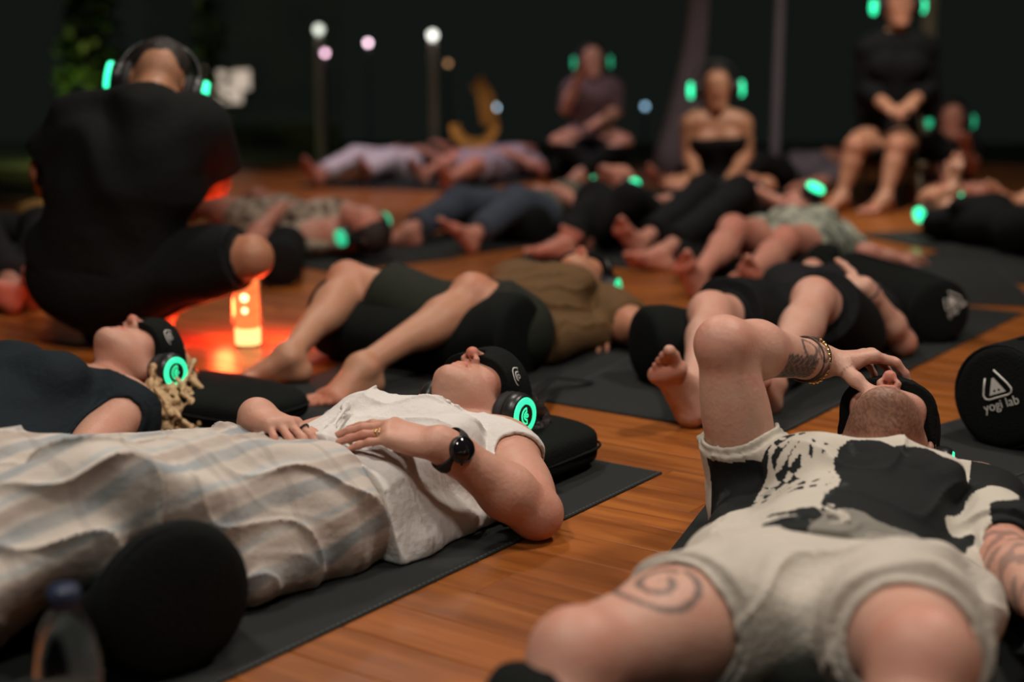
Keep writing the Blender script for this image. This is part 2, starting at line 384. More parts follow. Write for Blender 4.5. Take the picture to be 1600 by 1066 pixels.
def body(J, s=1.0, fem=False, heavy=1.0, detail=True, hands=True, feet=True, chest=1.0, arm=1.0):
    """J: joints in the room. One list of blended volumes for the whole figure."""
    B = Body(); fr = nrm(J['front']); pel, nk = J['pel'], J['nk']
    upv = nrm(nk - pel); side = nrm(J['shR'] - J['shL']); side = nrm(side - upv * (side @ upv)); fr = nrm(np.cross(side, upv)) if np.cross(side, upv) @ fr > 0 else -nrm(np.cross(side, upv))
    ax = np.array([side, upv, fr]); Lt = np.linalg.norm(nk - pel); h_ = heavy
    hs = nrm(J['hpR'] - J['hpL'])
    def P(r, u, f): return pel + side * r * s + upv * u * Lt + fr * f * s
    B.ell(pel + upv * .01, np.array([hs, upv, fr]), s * V(.165 * h_, .12, .1), .03, 'torso')
    for q, n in ((1, 'R'), (-1, 'L')):
        B.ell(J['hp' + n] - fr * .03 * s, ax, s * V(.085, .1, .085), .03, 'torso')
    B.cone(P(0, .1, .0), P(0, .42, .004), .090 * s * h_ * chest, .088 * s * h_ * chest, .05, side, 1.42 / chest, 'torso')
    B.ell(P(0, .64, .0), ax, V(.152 * s * h_, .30 * Lt, .106 * s * chest), .04, 'torso')
    B.cone(J['shL'] * .72 + nk * .28, J['shR'] * .72 + nk * .28, .068 * s, .068 * s, .05, t='torso')
    for q, n in ((1, 'R'), (-1, 'L')):
        S = J['sh' + n]; Ms = .45 * S + .55 * nk
        B.cone(nk + upv * .03 * s - fr * .01, Ms + .15 * (S - nk), .042 * s, .045 * s, .04, t='torso')
        if fem: B.ell(P(.075 * q, .68, .080 * chest), ax, s * V(.062, .06, .042), .035, 'torso')
        else: B.ell(P(.075 * q, .76, .082), ax, s * V(.075, .06, .035), .04, 'torso')
    B.cone(nk - upv * .01 * s, J['hd'] - nrm(J['U']) * .045 * s - nrm(J['F']) * .018 * s, .057 * s * (.92 if fem else 1), .05 * s * (.92 if fem else 1), .03, t='neck')
    J['_head'] = head(B, J['hd'], J['U'], J['F'], J.get('hs', s), detail=detail)
    J['_hand'] = {}
    m = (.92 if fem else 1.0) * arm
    for q, n in ((1, 'R'), (-1, 'L')):
        S, E_, W = J['sh' + n], J['el' + n], J['wr' + n]
        B.ball(S, .058 * s * m, .04, 'uarm' + n)
        B.cone(S, E_, .05 * s * m, .038 * s * m, .03, t='uarm' + n)
        B.ell(S * .5 + E_ * .5, np.array([nrm(E_ - S), *np.linalg.svd(nrm(E_ - S)[None])[2][1:]]), s * m * V(.1, .047, .047), .03, 'uarm' + n)
        B.ball(E_, .037 * s * m, .012, 'farm' + n)
        Mf = E_ * .68 + W * .32
        B.cone(E_, Mf, .039 * s * m, .044 * s * m, .02, t='farm' + n)
        hd_ = J.get('hand' + n); fl = None
        if hd_ is not None: fl = nrm(np.cross(hd_['D'], hd_['N']))
        B.cone(Mf, W, .042 * s * m, .026 * s * m, .02, fl, 1.0, 'farm' + n)
        if hd_ is not None and hands:
            B.cone(W * .85 + E_ * .15, W + nrm(hd_['D']) * .01, .026 * s * m, .022 * s * m, .02, fl, 1.3, 'farm' + n)
            kw = dict(hd_); D_, N_, g_ = kw.pop('D'), kw.pop('N'), kw.pop('sgn'); J['_hand'][n] = hand(B, W, D_, N_, g_, kw.pop('s', s * (.92 if fem else 1)), **kw)
    for n in 'LR':
        H, K, A_ = J['hp' + n], J['kn' + n], J['an' + n]
        B.cone(H, H * .45 + K * .55, .092 * s * h_, .074 * s * h_, .04, t='thigh' + n)
        B.cone(H * .45 + K * .55, K, .074 * s * h_, .055 * s, .03, t='thigh' + n)
        sd = nrm(A_ - K); bk = nrm(nrm(H - K) + sd * .0); bk = nrm(bk - sd * (bk @ sd)) if abs(bk @ sd) < .98 else -fr
        B.ball(K - bk * .012 * s, .05 * s, .02, 'shin' + n)
        B.cone(K, K * .7 + A_ * .3, .05 * s, .047 * s, .025, t='shin' + n)
        B.cone(K * .7 + A_ * .3, A_, .046 * s, .031 * s, .025, t='shin' + n)
        cc = K * .68 + A_ * .32 + bk * .02 * s
        B.ell(cc, np.array([sd, bk, np.cross(sd, bk)]), s * V(.12, .045, .05), .03, 'shin' + n)
        ft = J.get('foot' + n)
        if ft is not None and feet: foot(B, A_, ft[0], ft[1], ft[2], s)
    return B
def seg_t(P, a, b):
    d = b - a; return np.clip(((P - a) @ d) / (d @ d), 0, 1)
def pick(B, *pref): return [p for p in B.p if any(p['t'].startswith(x) for x in pref)]

def drop_islands(me, keep=400):
    e = np.empty(len(me.edges) * 2, np.int32); me.edges.foreach_get('vertices', e); e = e.reshape(-1, 2); n = len(me.vertices); lab = np.arange(n)
    while True:
        m = np.minimum(lab[e[:, 0]], lab[e[:, 1]]); new = lab.copy(); np.minimum.at(new, e[:, 0], m); np.minimum.at(new, e[:, 1], m)
        np.minimum.at(new, lab[e[:, 0]], m); np.minimum.at(new, lab[e[:, 1]], m); new = new[new]; new = new[new]
        if (new == lab).all(): break
        lab = new
    cnt = np.bincount(lab, minlength=n); ok = cnt[lab] >= keep
    if ok.all(): return me
    lv = np.empty(len(me.loops), np.int32); me.loops.foreach_get('vertex_index', lv); tot = np.empty(len(me.polygons), np.int32); me.polygons.foreach_get('loop_total', tot)
    st = np.concatenate([[0], np.cumsum(tot)[:-1]]); pk = ok[lv[st]]; idx = np.cumsum(ok) - 1; co_ = coords(me)[ok]
    q4, t3 = pk & (tot == 4), pk & (tot == 3)
    qd = idx[lv[st[q4][:, None] + np.arange(4)]]; tr = idx[lv[st[t3][:, None] + np.arange(3)]]
    return mesh_np(me.name, co_, qd if len(qd) else None, tr if len(tr) else None)
class Figure:
    """one person: an Empty that parents the body (one continuous mesh), hair and clothes"""
    def __init__(s, J, label, h, sk, sc_=1.0, yaw=ANG, fem=False, heavy=1.0, detail=True, group=None, skip=(), **kw):
        s.J = J; s.s = sc_; s.h = h
        s.B = body(J, sc_, fem, heavy, detail, **kw)
        s.o = V(J['pel'][0], J['pel'][1], 0); s.root = empty('person', s.o, yaw, label, 'person', group)
        s.G = Grid(s.B.p, h, s.o, yaw)
        s.A = s.G.add(s.G.new(), s.B.p)
        s.me = s.G.mesh(s.A, 'body'); s.body = link('body', s.me, sk, s.root)
        W = coords(s.me) @ s.G.R + s.o; s.W = W
        fl = np.zeros(len(W))
        for n in 'LR':
            for q, r, a in ((J['el' + n], .055, .55), (J['kn' + n], .07, .5)): fl += a * np.exp(-((W - q) ** 2).sum(1) / r ** 2)
            for pts in J['_hand'].get(n, []):
                for q in pts[1:]: fl += .28 * np.exp(-((W - q) ** 2).sum(1) / .011 ** 2)
            if J.get('foot' + n) is not None:
                D_ = nrm(J['foot' + n][0]); N_ = nrm(J['foot' + n][1]); q = J['an' + n] + D_ * .13 * sc_ - N_ * .05 * sc_
                fl += .55 * np.exp(-((W - q) ** 2).sum(1) / .06 ** 2)
        P = J['_head'][0]
        for q, r, a in ((P(0, .118, -.026), .02, .8), (P(.05, .06, -.02), .03, .4), (P(-.05, .06, -.02), .03, .4), (P(.012, .098, -.062), .011, .9), (P(-.012, .098, -.062), .011, .9)):
            fl += a * np.exp(-((W - q) ** 2).sum(1) / (r * sc_) ** 2)
        attr(s.me, 'flush', np.clip(fl, 0, 1)); s.ink(np.zeros(len(W)))
    def ink(s, v):
        if 'ink' in s.me.attributes: s.me.attributes['ink'].data.foreach_set('value', np.asarray(v, np.float32))
        else: attr(s.me, 'ink', v)
    def wear(s, name, m, pref, off=.010, extra=(), cuts=(), fold=None, hollow=True, kk=None, label=None, holes=()):
        G = s.G; A = G.add(G.new(), [p for p in pick(s.B, *pref) if p['op'] > 0], off, kk)
        if extra:
            e = Body(); e.p = list(extra); A = G.add(A, e.p)
        if not hasattr(s, 'T'): s.T = G.add(G.new(), [p for p in s.B.p if not p['t'].startswith(('hand', 'farm', 'head'))])
        if fold:
            for f in (fold if isinstance(fold, (list, tuple)) else [fold]): G.ruffle(A, f)
        cov = np.maximum(s.T - .0080, A - .014); np.minimum(A, cov, out=A)
        for p, n in cuts: G.cut(A, p, n)
        if holes: G.add(A, list(holes))
        if hollow: np.maximum(A, -(s.T - .0005 - .1 * s.h), out=A)
        # keep everything above the floor
        A[:, :, G.X[2] < .006] = np.maximum(A[:, :, G.X[2] < .006], .003)
        me = drop_islands(G.mesh(A, name), 260)
        o = link(name, me, m, s.root)
        if label: o['label'] = label
        return o
    def hair(s, m, prims, fold=None, cuts=(), h=None):
        G = Grid(prims, h or s.h, s.o, s.G.yaw, .03); A = G.add(G.new(), prims)
        if fold: G.ruffle(A, fold)
        for p, n in cuts: G.cut(A, p, n)
        return link('hair', G.mesh(A, 'hair'), m, s.root)
def limb(a, b, ra, rb, k=.02, side=None, w=1.0, flat=False, op=1): return dict(y='c', a=np.array(a, float), b=np.array(b, float), ra=ra, rb=rb, k=k, side=side, w=w, t='x', op=op, flat=flat)
def blob(c, ax, rad, k=.02, op=1): return dict(y='e', c=np.array(c, float), ax=np.array(ax, float), rad=np.array(rad, float), k=k, t='x', op=op)

# ------------------------------------------------------------------ head gear
def logo_curves(r):
    """the little mark: a ring above nested half rings, as 2-D polylines of (x, y, half width)"""
    out = [([(r * .20 * math.cos(a), r * .28 + r * .20 * math.sin(a)) for a in np.linspace(0, 2 * PI, 15)], .055 * r)]
    for q in (.46, .92): out.append(([(r * q * math.cos(a), r * .22 + r * q * math.sin(a)) for a in np.linspace(PI * 1.0, PI * 2.0, 17)], .075 * r))
    out.append(([(-r * .98, r * .24), (-r * .40, r * .24)], .05 * r)); out.append(([(r * .40, r * .24), (r * .98, r * .24)], .05 * r))
    return out
def headphones(Pf, R, F, U, label, s=1.0, dim=False, full=True, tilt=0.0, group=None, ringscale=1.0, back=0.0, drop=0.0, depth=0.0, glow=None):
    c = Pf(0, 0, 0); rt = empty('headphones', c, 0, label, 'headphones', group)
    def Q(r, f, u): return s * (R * r + F * f + U * u)
    g = glow or (M['glowdim'] if dim else M['glow'])
    pts = []
    for a in np.linspace(0, PI, 25):
        pts.append(Q(.103 * math.cos(a), -.03 * math.sin(a) - .008 - back, .01 + .118 * math.sin(a) ** .8))
    MB().tube(pts, .006 * s, 10, True, F, 1.0, 2.4).build('headband', M['plastic'], rt)
    for q in (1, -1):
        b = Q(.072 * q, -.006 - back, -.006 - drop); X = R * q
        Z = nrm(X); Y = nrm(U - Z * (U @ Z)); Xx = np.cross(Y, Z)
        M4 = Matrix(((Xx[0], Y[0], Z[0], b[0]), (Xx[1], Y[1], Z[1], b[1]), (Xx[2], Y[2], Z[2], b[2]), (0, 0, 0, 1)))
        k = s
        cup = MB().lathe([(.030 * k, .016 * k), (.041 * k, .018 * k), (.0435 * k, .024 * k), (.0425 * k, .036 * k), (.039 * k, .044 * k), (.0355 * k, .0455 * k)], 32, M4).build('ear_cup', M['plastic'], rt)
        cs = MB(); cs.tube([np.array(M4 @ Vector((.033 * k * math.cos(a), .036 * k * math.sin(a), .008 * k))) for a in np.linspace(0, 2 * PI, 29)], .0115 * k, 8)
        cs.build('cushion', M['soft'], cup)
        rk = k * ringscale
        MB().lathe([(.0225 * rk, .0457 * k), (.0235 * rk, .0490 * k + depth), (.0335 * rk, .0485 * k + depth), (.0352 * rk + depth * .2, .0457 * k + depth * .7), (.0352 * rk + depth * .2, .0440 * k - depth * .3)], 32, M4).build('light_ring', g, cup)
        if full:
            MB().lathe([(.0222 * k, .0450 * k), (.0222 * k, .0482 * k), (.020 * k, .0489 * k)], 28, M4).build('centre_disc', M['plastic'], cup)
            lg = MB()
            for ln, wd in logo_curves(.0165 * k):
                lg.tube([np.array(M4 @ Vector((x, y - .002 * k, .0492 * k))) for x, y in ln], wd * 1.05, 5, True, Z, 1.15)
            lg.build('logo', g, cup)
            for j in range(5):
                a = math.radians(70 + j * 12)
                MB().tube([np.array(M4 @ Vector((.043 * k * math.cos(a), .043 * k * math.sin(a), .024 * k))), np.array(M4 @ Vector((.0425 * k * math.cos(a), .0425 * k * math.sin(a), .034 * k)))], .0012 * k, 5).build('vent_slot', M['darkmetal'], cup)
    return rt
def eye_mask(fig, label, logo=None, s=1.0, lo=-.02, hi=.058, thick=.012, strap=None, h=.003, tiltf=0.0):
    P, R, F, U = fig.J['_head']
    hp = [p for p in fig.B.p if p['t'] == 'head' and p['op'] > 0]
    c = P(0, 0, 0); rt = empty('eye_mask', c, 0, label, 'eye mask')
    G = Grid(hp, h, c, 0.0, .03); big = [p for p in hp[:3]] + [hp[4]] + [hp[6]] if False else hp[:4] + hp[4:9]
    A = G.add(G.new(), big, thick + .004)
    G.cut(A, P(0, 0, hi), U); G.cut(A, P(0, .0, lo), -U + F * tiltf)
    for q in (-1, 1):
        G.add(A, [limb(P(.014 * q, .135, -.03), P(0, .10, .004), .017 * s, .006 * s, .012, op=-1)])
    G.cut(A, P(0, -.02, 0), -F)
    o = link('mask_pad', G.mesh(A, 'mask_pad'), M['black'], rt)
    B2 = G.add(G.new(), big, thick * .6 + .003); G.cut(B2, P(0, 0, hi * .72), U); G.cut(B2, P(0, 0, hi * .16), -U); G.cut(B2, P(0, 0, 0), F)
    link('strap', G.mesh(B2, 'strap'), M['black2'], rt)
    if strap is not None:
        MB().tube([p - c for p in strap], .0022, 8, True, V(0, 0, 1), 6.0).build('strap_end', M['black2'], rt)
    if logo is not None:
        bv = BVHTree.FromObject(o, bpy.context.evaluated_depsgraph_get()) if False else BVHTree.FromPolygons([tuple(x) for x in coords(o.data)], [tuple(p.vertices) for p in o.data.polygons])
        r0, size, rot = logo
        d0 = nrm(r0); X = nrm(np.cross(U, d0)); Y = nrm(np.cross(d0, X)); cr, sr = math.cos(rot), math.sin(rot)
        X, Y = X * cr + Y * sr, Y * cr - X * sr
        base = np.array(P(0, 0, .02)) - c; lm = MB()
        for ln, wd in logo_curves(size):
            pp = []
            for x, y in ln:
                st = base + d0 * .3 + X * x + Y * y; hit = bv.ray_cast(Vector(st), Vector(-d0))
                if hit[0] is not None: pp.append(np.array(hit[0]) + np.array(hit[1]) * .0006)
            if len(pp) > 2 or (len(pp) == 2): lm.tube(pp, wd * .85, 5, True, d0, 1.2)
        lm.build('logo', M['white'], rt)
    return rt

# ------------------------------------------------------------------ the setting
def wood(name):
    m = bpy.data.materials.new(name); m.use_nodes = True; nt = m.node_tree; L = nt.links.new; b = nt.nodes['Principled BSDF']
    g = nt.nodes.new('ShaderNodeNewGeometry'); oi = nt.nodes.new('ShaderNodeObjectInfo')
    tc = nt.nodes.new('ShaderNodeTexCoord')
    ad = nt.nodes.new('ShaderNodeVectorMath'); ad.operation = 'MULTIPLY_ADD'; ad.inputs[1].default_value = (1.1, 14, 14)
    cx = nt.nodes.new('ShaderNodeCombineXYZ'); ml = nt.nodes.new('ShaderNodeMath'); ml.operation = 'MULTIPLY'; ml.inputs[1].default_value = 37.0
    L(oi.outputs['Random'], ml.inputs[0]); L(ml.outputs[0], cx.inputs[0]); L(ml.outputs[0], cx.inputs[1])
    L(tc.outputs['Object'], ad.inputs[0]); L(cx.outputs[0], ad.inputs[2])
    n = nt.nodes.new('ShaderNodeTexNoise'); n.inputs['Scale'].default_value = 1.6; n.inputs['Detail'].default_value = 7; n.inputs['Roughness'].default_value = .62; n.inputs['Distortion'].default_value = .5
    L(ad.outputs[0], n.inputs['Vector'])
    cr = nt.nodes.new('ShaderNodeValToRGB'); e = cr.color_ramp.elements
    e[0].position = .22; e[0].color = (.11, .030, .007, 1); e[1].position = .78; e[1].color = (.44, .150, .024, 1)
    x = cr.color_ramp.elements.new(.5); x.color = (.27, .080, .014, 1)
    L(n.outputs['Fac'], cr.inputs[0])
    hv = nt.nodes.new('ShaderNodeHueSaturation'); mr = nt.nodes.new('ShaderNodeMapRange'); mr.inputs[3].default_value = .82; mr.inputs[4].default_value = 1.2
    L(oi.outputs['Random'], mr.inputs[0]); L(mr.outputs[0], hv.inputs['Value']); L(cr.outputs[0], hv.inputs['Color']); L(hv.outputs[0], b.inputs['Base Color'])
    b.inputs['Roughness'].default_value = .34; b.inputs['Specular IOR Level'].default_value = .5
    mr2 = nt.nodes.new('ShaderNodeMapRange'); mr2.inputs[3].default_value = .24; mr2.inputs[4].default_value = .46; L(n.outputs['Fac'], mr2.inputs[0]); L(mr2.outputs[0], b.inputs['Roughness'])
    bp = nt.nodes.new('ShaderNodeBump'); bp.inputs['Strength'].default_value = .25; bp.inputs['Distance'].default_value = .003
    L(n.outputs['Fac'], bp.inputs['Height']); L(bp.outputs[0], b.inputs['Normal'])
    return m
M['wood'] = wood('varnished_floorboard')
M['subfloor'] = mat('subfloor', (.045, .016, .006), .8)
fl = MB().box((-6, -2, -.10), (8, 11.5, -.022)).build('floor', M['subfloor'], None, False); tag(fl, kind='structure')
# boards run along E2, each one a part; the boards beyond 6.6 m share coarser rows of their own
PW = .112; ph0 = 1.38
def plank_mesh(L, n):
    return MB().box((0, 0, -.020), (L, PW - .0016, 0), .0016).mesh(n, False)
LENS = [1.6, 2.1, 2.6]; pm = [plank_mesh(L, 'plank') for L in LENS]
for m_ in pm: m_.materials.append(M['wood'])
yaw2 = math.atan2(E2[1], E2[0]); np_ = 0
k0 = int((-1.0 - ph0) / PW); far = MB()
def seen(p, pad):
    d = p - _C; wd = d @ _fw
    if wd < .9: return False
    u, v = 800 + F_ * d[0] / wd, 533 - F_ * (d @ _up) / wd
    return -pad < u < 1600 + pad and v < 1066 + pad
for k in range(k0, 95):
    e = ph0 + k * PW; x = -7.0 - rng.random() * 2
    while x < 6.0:
        j = rng.randrange(3); p = E1 * e + E2 * x; mid = p + E2 * LENS[j] / 2
        q = p + E2 * LENS[j]
        vis = any(seen(p + (q - p) * f, 120) for f in np.linspace(0, 1, 9))
        vis2 = vis or any(seen(p + (q - p) * f, 900) for f in np.linspace(0, 1, 5))
        if vis2 and -5.9 < mid[0] < 7.5 and mid[1] < 11.2 and mid[1] > 0:
            near = min(p[1], q[1]) < 5.4
            if near and vis and np_ < 298:
                o = bpy.data.objects.new('plank', pm[j]); C.objects.link(o); o.location = p; o.rotation_euler = (0, 0, yaw2); o.parent = fl; np_ += 1
            else:
                M4 = Matrix.Translation(p) @ Matrix.Rotation(yaw2, 4, 'Z'); far.box((0, 0, -.02), (LENS[j], PW - .0016, 0), 0, M4)
        x += LENS[j] + .001
fo = far.build('far_planks', M['wood'], fl, False); tag(fo, kind='stuff')

M['ceil'] = mat('ceiling_boards', (.05, .03, .018), .7, .2, 8)
cl = MB().box((-6, -2, 3.05), (8, 11.5, 3.15)).build('ceiling', M['ceil'], None, False); tag(cl, kind='structure')
# beyond the open side of the hall: dark garden ground, hedge, lamps
M['soil'] = mat('garden_soil', (.10, .12, .09), .95, .3, 6)
g = MB().box((-22, 11.5, -.3), (22, 17, -.12)).build('garden_ground', M['soil'], None, False); tag(g, kind='structure')
M['leaf'] = mat('garden_leaf', (.035, .085, .012), .6, .5, 9)
def hedge(x, y, wx, wy, hgt, n, seed, label):
    r = random.Random(seed); mb = MB()
    rt = empty('hedge', (x, y, -.12), 0, label, 'hedge')
    for i in range(n):
        a = r.uniform(0, 6.28); q = math.sqrt(r.random()); z = .12 + hgt * r.random() ** .8
        sh = 1 - .35 * (z / hgt) ** 2
        c = V(wx * q * math.cos(a) * sh, wy * q * math.sin(a) * sh, z); d = nrm(V(r.uniform(-1, 1), r.uniform(-1, .4), r.uniform(-.4, .9))); s_ = nrm(np.cross(d, V(r.uniform(-1, 1), r.uniform(-1, 1), 1))); L_ = r.uniform(.07, .15); b = len(mb.v)
        mb.v += [tuple(c), tuple(c + d * L_ * .5 + s_ * L_ * .28), tuple(c + d * L_), tuple(c + d * L_ * .5 - s_ * L_ * .28)]; mb.f.append((b, b + 1, b + 2, b + 3))
    f = mb.build('foliage', M['leaf'], rt, False); tag(f, kind='stuff')
    tr = MB()
    for i in range(5): tr.tube([V(r.uniform(-.2, .2) * wx, 0, 0), V(r.uniform(-.5, .5) * wx, 0, hgt * .8)], .02, 5)
    tr.build('stem', M['soil'], rt)
hedge(-3.95, 13.6, .36, .3, 1.45, 900, 1, 'bushy shrub lit yellow green behind the crouching man')
hedge(-2.75, 13.2, .16, .16, 1.35, 260, 2, 'thin dim shrub beside the lit windows')
def glamp(watt, loc, col, r=.03):
    l = bpy.data.lights.new('garden_light', 'POINT'); l.energy = watt; l.color = col; l.shadow_soft_size = r
    o = bpy.data.objects.new('garden_light', l); C.objects.link(o); o.location = loc
glamp(9, (-4.0, 13.05, .35), (.95, 1.0, .25)); glamp(.5, (-2.75, 12.95, .5), (1, .9, .4))

def emit(name, col, s): return mat(name, col, .6, emit=col, es=s)
M['pane'] = emit('lit_pane', (.60, .48, .385), .85)
M['wallgarden'] = mat('garden_house_wall', (.13, .15, .135), .9)
h_ = empty('garden_house', (-3.1, 15.9, -.12), 0, 'dark garden house with three cream lit windows behind the crouching man', 'house')
def hb(lo, hi, n, m, par=h_, bev=0.0): return MB().box(lo, hi, bev).build(n, m, par, False)
hb((-.9, 0, 0), (1.2, .1, 2.6), 'wall', M['wallgarden'])
for a, c in (((318, 106), (332, 152)), ((338, 110), (378, 161)), ((377, 109), (391, 140))):
    p, q = aty(a[0], a[1], 15.85), aty(c[0], c[1], 15.85)
    x0, x1, z0, z1 = p[0] + 3.1, q[0] + 3.1, q[2] + .12, p[2] + .12
    wn = hb((x0 - .03, -.04, z0 - .03), (x1 + .03, -.002, z1 + .03), 'window', M['wallgarden'])
    hb((x0, -.055, z0), (x1, -.042, z1), 'pane', M['pane'], wn)
def post_lamp(u, v, y, label, col, s, post=True, r=.022, lit=0.0):
    p = aty(u, v, y); rt = empty('garden_lamp', (p[0], p[1], -.12), 0, label, 'lamp'); z = p[2] + .12
    MB().lathe([(.035, 0), (.035, .02), (.012, .03), (.012, z - r * 1.2)] if not post else [(.05, 0), (.05, .02), (.036, .03), (.036, z - r * 1.4), (.02, z - r)], 12).build('post', M['postwhite'] if post else M['darkmetal'], rt)
    MB().lathe([(r * math.sin(a) + 1e-4, z - r * math.cos(a)) for a in np.linspace(.0, PI, 9)], 14).build('bulb', emit('bulb', col, s), rt)
    if lit: glamp(lit, (p[0] - .005, p[1] - .065, p[2] + .0), (1, .9, .85), .02)
M['postwhite'] = mat('white_post', (.6, .57, .55), .7)
post_lamp(498, 46, 13.0, 'white lamp post with a glowing top left of the pink light', (.50, .54, .46), 2.6, True, .04, .05)
post_lamp(676, 55, 13.0, 'white lamp post with a glowing top, second from the crouching man', (.72, .72, .66), 3.2, True, .04, .06)
post_lamp(508, 83, 12.4, 'small pink lamp on a thin stake in front of the first white lamp post', (.70, .42, .54), 7, False)
post_lamp(575, 67, 12.6, 'small pink white lamp on a thin stake between the white lamp posts', (.75, .52, .62), 8, False)
post_lamp(774, 168, 12.4, 'small pale blue lamp beside the glowing wicker chair', (.36, .52, .62), 7, False)
post_lamp(1008, 166, 12.8, 'small blue grey lamp left of the seated bare shouldered woman', (.16, .28, .38), 5, False)
post_lamp(700, 99, 13.4, 'faint orange lamp right of the second white lamp post', (.35, .18, .08), 2.5, False)
post_lamp(350, 190, 12.6, 'small cream lamp under the lit windows', (.6, .44, .32), 3.6, False, .026)
post_lamp(322, 170, 12.9, 'dim brown lamp low beside the lit windows', (.6, .4, .28), 3, False)
# wicker chair in warm light
M['wicker'] = mat('wicker', (.5, .30, .12), .6, .3, 40)
wc = aty(742, 215, 12.2); rt = empty('wicker_chair', (wc[0], 12.2, -.12), 0, 'round wicker chair glowing in warm light behind the lying people', 'chair')
zc = wc[2] + .12
def arc(c, r, a0, a1, y, t, n=14): return [V(c[0] + r * math.cos(a), y, c[1] + r * math.sin(a)) for a in np.linspace(a0, a1, n)]
for j in range(9):
    MB().tube(arc((0, zc + .12), .20 - .006 * j, PI * 1.02, PI * 1.98, -.12 + .03 * j, 1), .016, 6).build('seat_strand', M['wicker'], rt)
for j in range(5):
    MB().tube([V(.19 - .03 * j, .1, zc + .10), V(.15 - .03 * j, .14, zc + .35), V(.05 - .02 * j, .16, zc + .52 - .02 * j)], .016, 6).build('back_strand', M['wicker'], rt)
MB().lathe([(.16, 0), (.16, .03), (.05, .05), (.04, zc - .10), (.12, zc - .06)], 16).build('base', M['darkmetal'], rt)
glamp(2.2, (wc[0] - .05, 11.85, wc[2] + .18), (1, .62, .28), .05)
# pale drape, slim post, right hand post at the open side
M['drape'] = mat('sheer_drape', (.20, .165, .185), .9, .2, 8)
def drape(pts, wid, label, name='curtain'):
    rows = []; n = 26
    rt = empty(name, (pts[0][0], pts[0][1], 0), 0, label, 'curtain' if name == 'curtain' else 'post')
    for i, p in enumerate(pts):
        rows.append([V(p[0] - pts[0][0] + wid[i] * math.cos(2 * PI * k / n) * (1 + .25 * math.sin(7 * 2 * PI * k / n)), p[1] - pts[0][1] + wid[i] * .6 * math.sin(2 * PI * k / n) * (1 + .25 * math.sin(7 * 2 * PI * k / n)), p[2]) for k in range(n)])
    MB().grid(rows, True, True).build('gathered_cloth', M['drape'], rt)
    MB().tube([V(0, 0, pts[0][2]), V(0, 0, pts[0][2] + .05)], wid[0] * .8, 10).build('top_ring', M['darkmetal'], rt)
pd = [aty(u, v, 10.4) for u, v in ((1102, -330), (1098, -60), (1088, 60), (1075, 150), (1062, 230))] + [V(aty(1060, 260, 10.4)[0], 10.4, .0)]
drape(pd, [.05, .06, .07, .10, .14, .16], 'pale mauve gathered curtain behind the seated bare shouldered woman')
p_ = aty(1215, 120, 9.9)
def post(p, r, top, label, m):
    rt = empty('slim_post', (p[0], p[1], 0), 0, label, 'post')
    MB().lathe([(r * 1.8, 0), (r * 1.8, .015), (r, .02), (r, top)], 12).build('shaft', m, rt); MB().lathe([(r * 1.6, top), (r * 1.6, top + .03)], 12).build('cap', M['darkmetal'], rt)
post(p_, .032, 2.9, 'slim pale post standing right of the seated bare shouldered woman', M['drape'])
M['barkpost'] = mat('bark', (.12, .10, .06), .9, .4, 10)
post(aty(1447, 120, 9.6), .05, 2.9, 'dim brown post behind the person on the stool', M['barkpost'])

# ------------------------------------------------------------------ mats, bolsters, cushions
NMAT = [0]
def yoga_mat(corner, label, L=1.8, W=.64, ang=ANG, th=.005, group=None):
    """corner: the head end corner on the camera's right; the mat runs back towards the feet and to the left"""
    NMAT[0] += 1; th = th - .0008 + .00035 * NMAT[0]      # no two mats share a top plane where they overlap
    rt = empty('yoga_mat', (corner[0], corner[1], 0), ang, label, 'mat', group)
    MB().box((-L, 0, .0), (0, W, th), .0015).build('sheet', M['matgrey'], rt, False)
    st = MB(); n = int(L / .012)
    for i in range(n): st.box((-L + i * .012 + .002, .0025, th - .0004), (-L + i * .012 + .009, .0055, th + .0008))
    for i in range(int(W / .012)): st.box((-.0055, i * .012 + .002, th - .0004), (-.0025, i * .012 + .009, th + .0008))
    o = st.build('edge_stitching', M['matedge'], rt, False); tag(o, kind='stuff')
    return rt
def sagged(mb, rt, amp, seed):
    r = random.Random(seed); ph = [r.uniform(0, 6) for _ in range(6)]
    mb.v = [(p[0] + amp * math.sin(9 * p[1] + 14 * p[2] + ph[0]), p[1] + amp * math.sin(11 * p[0] + 16 * p[2] + ph[1]), p[2] + amp * math.sin(13 * p[0] + 12 * p[1] + ph[2])) for p in mb.v]
    return mb
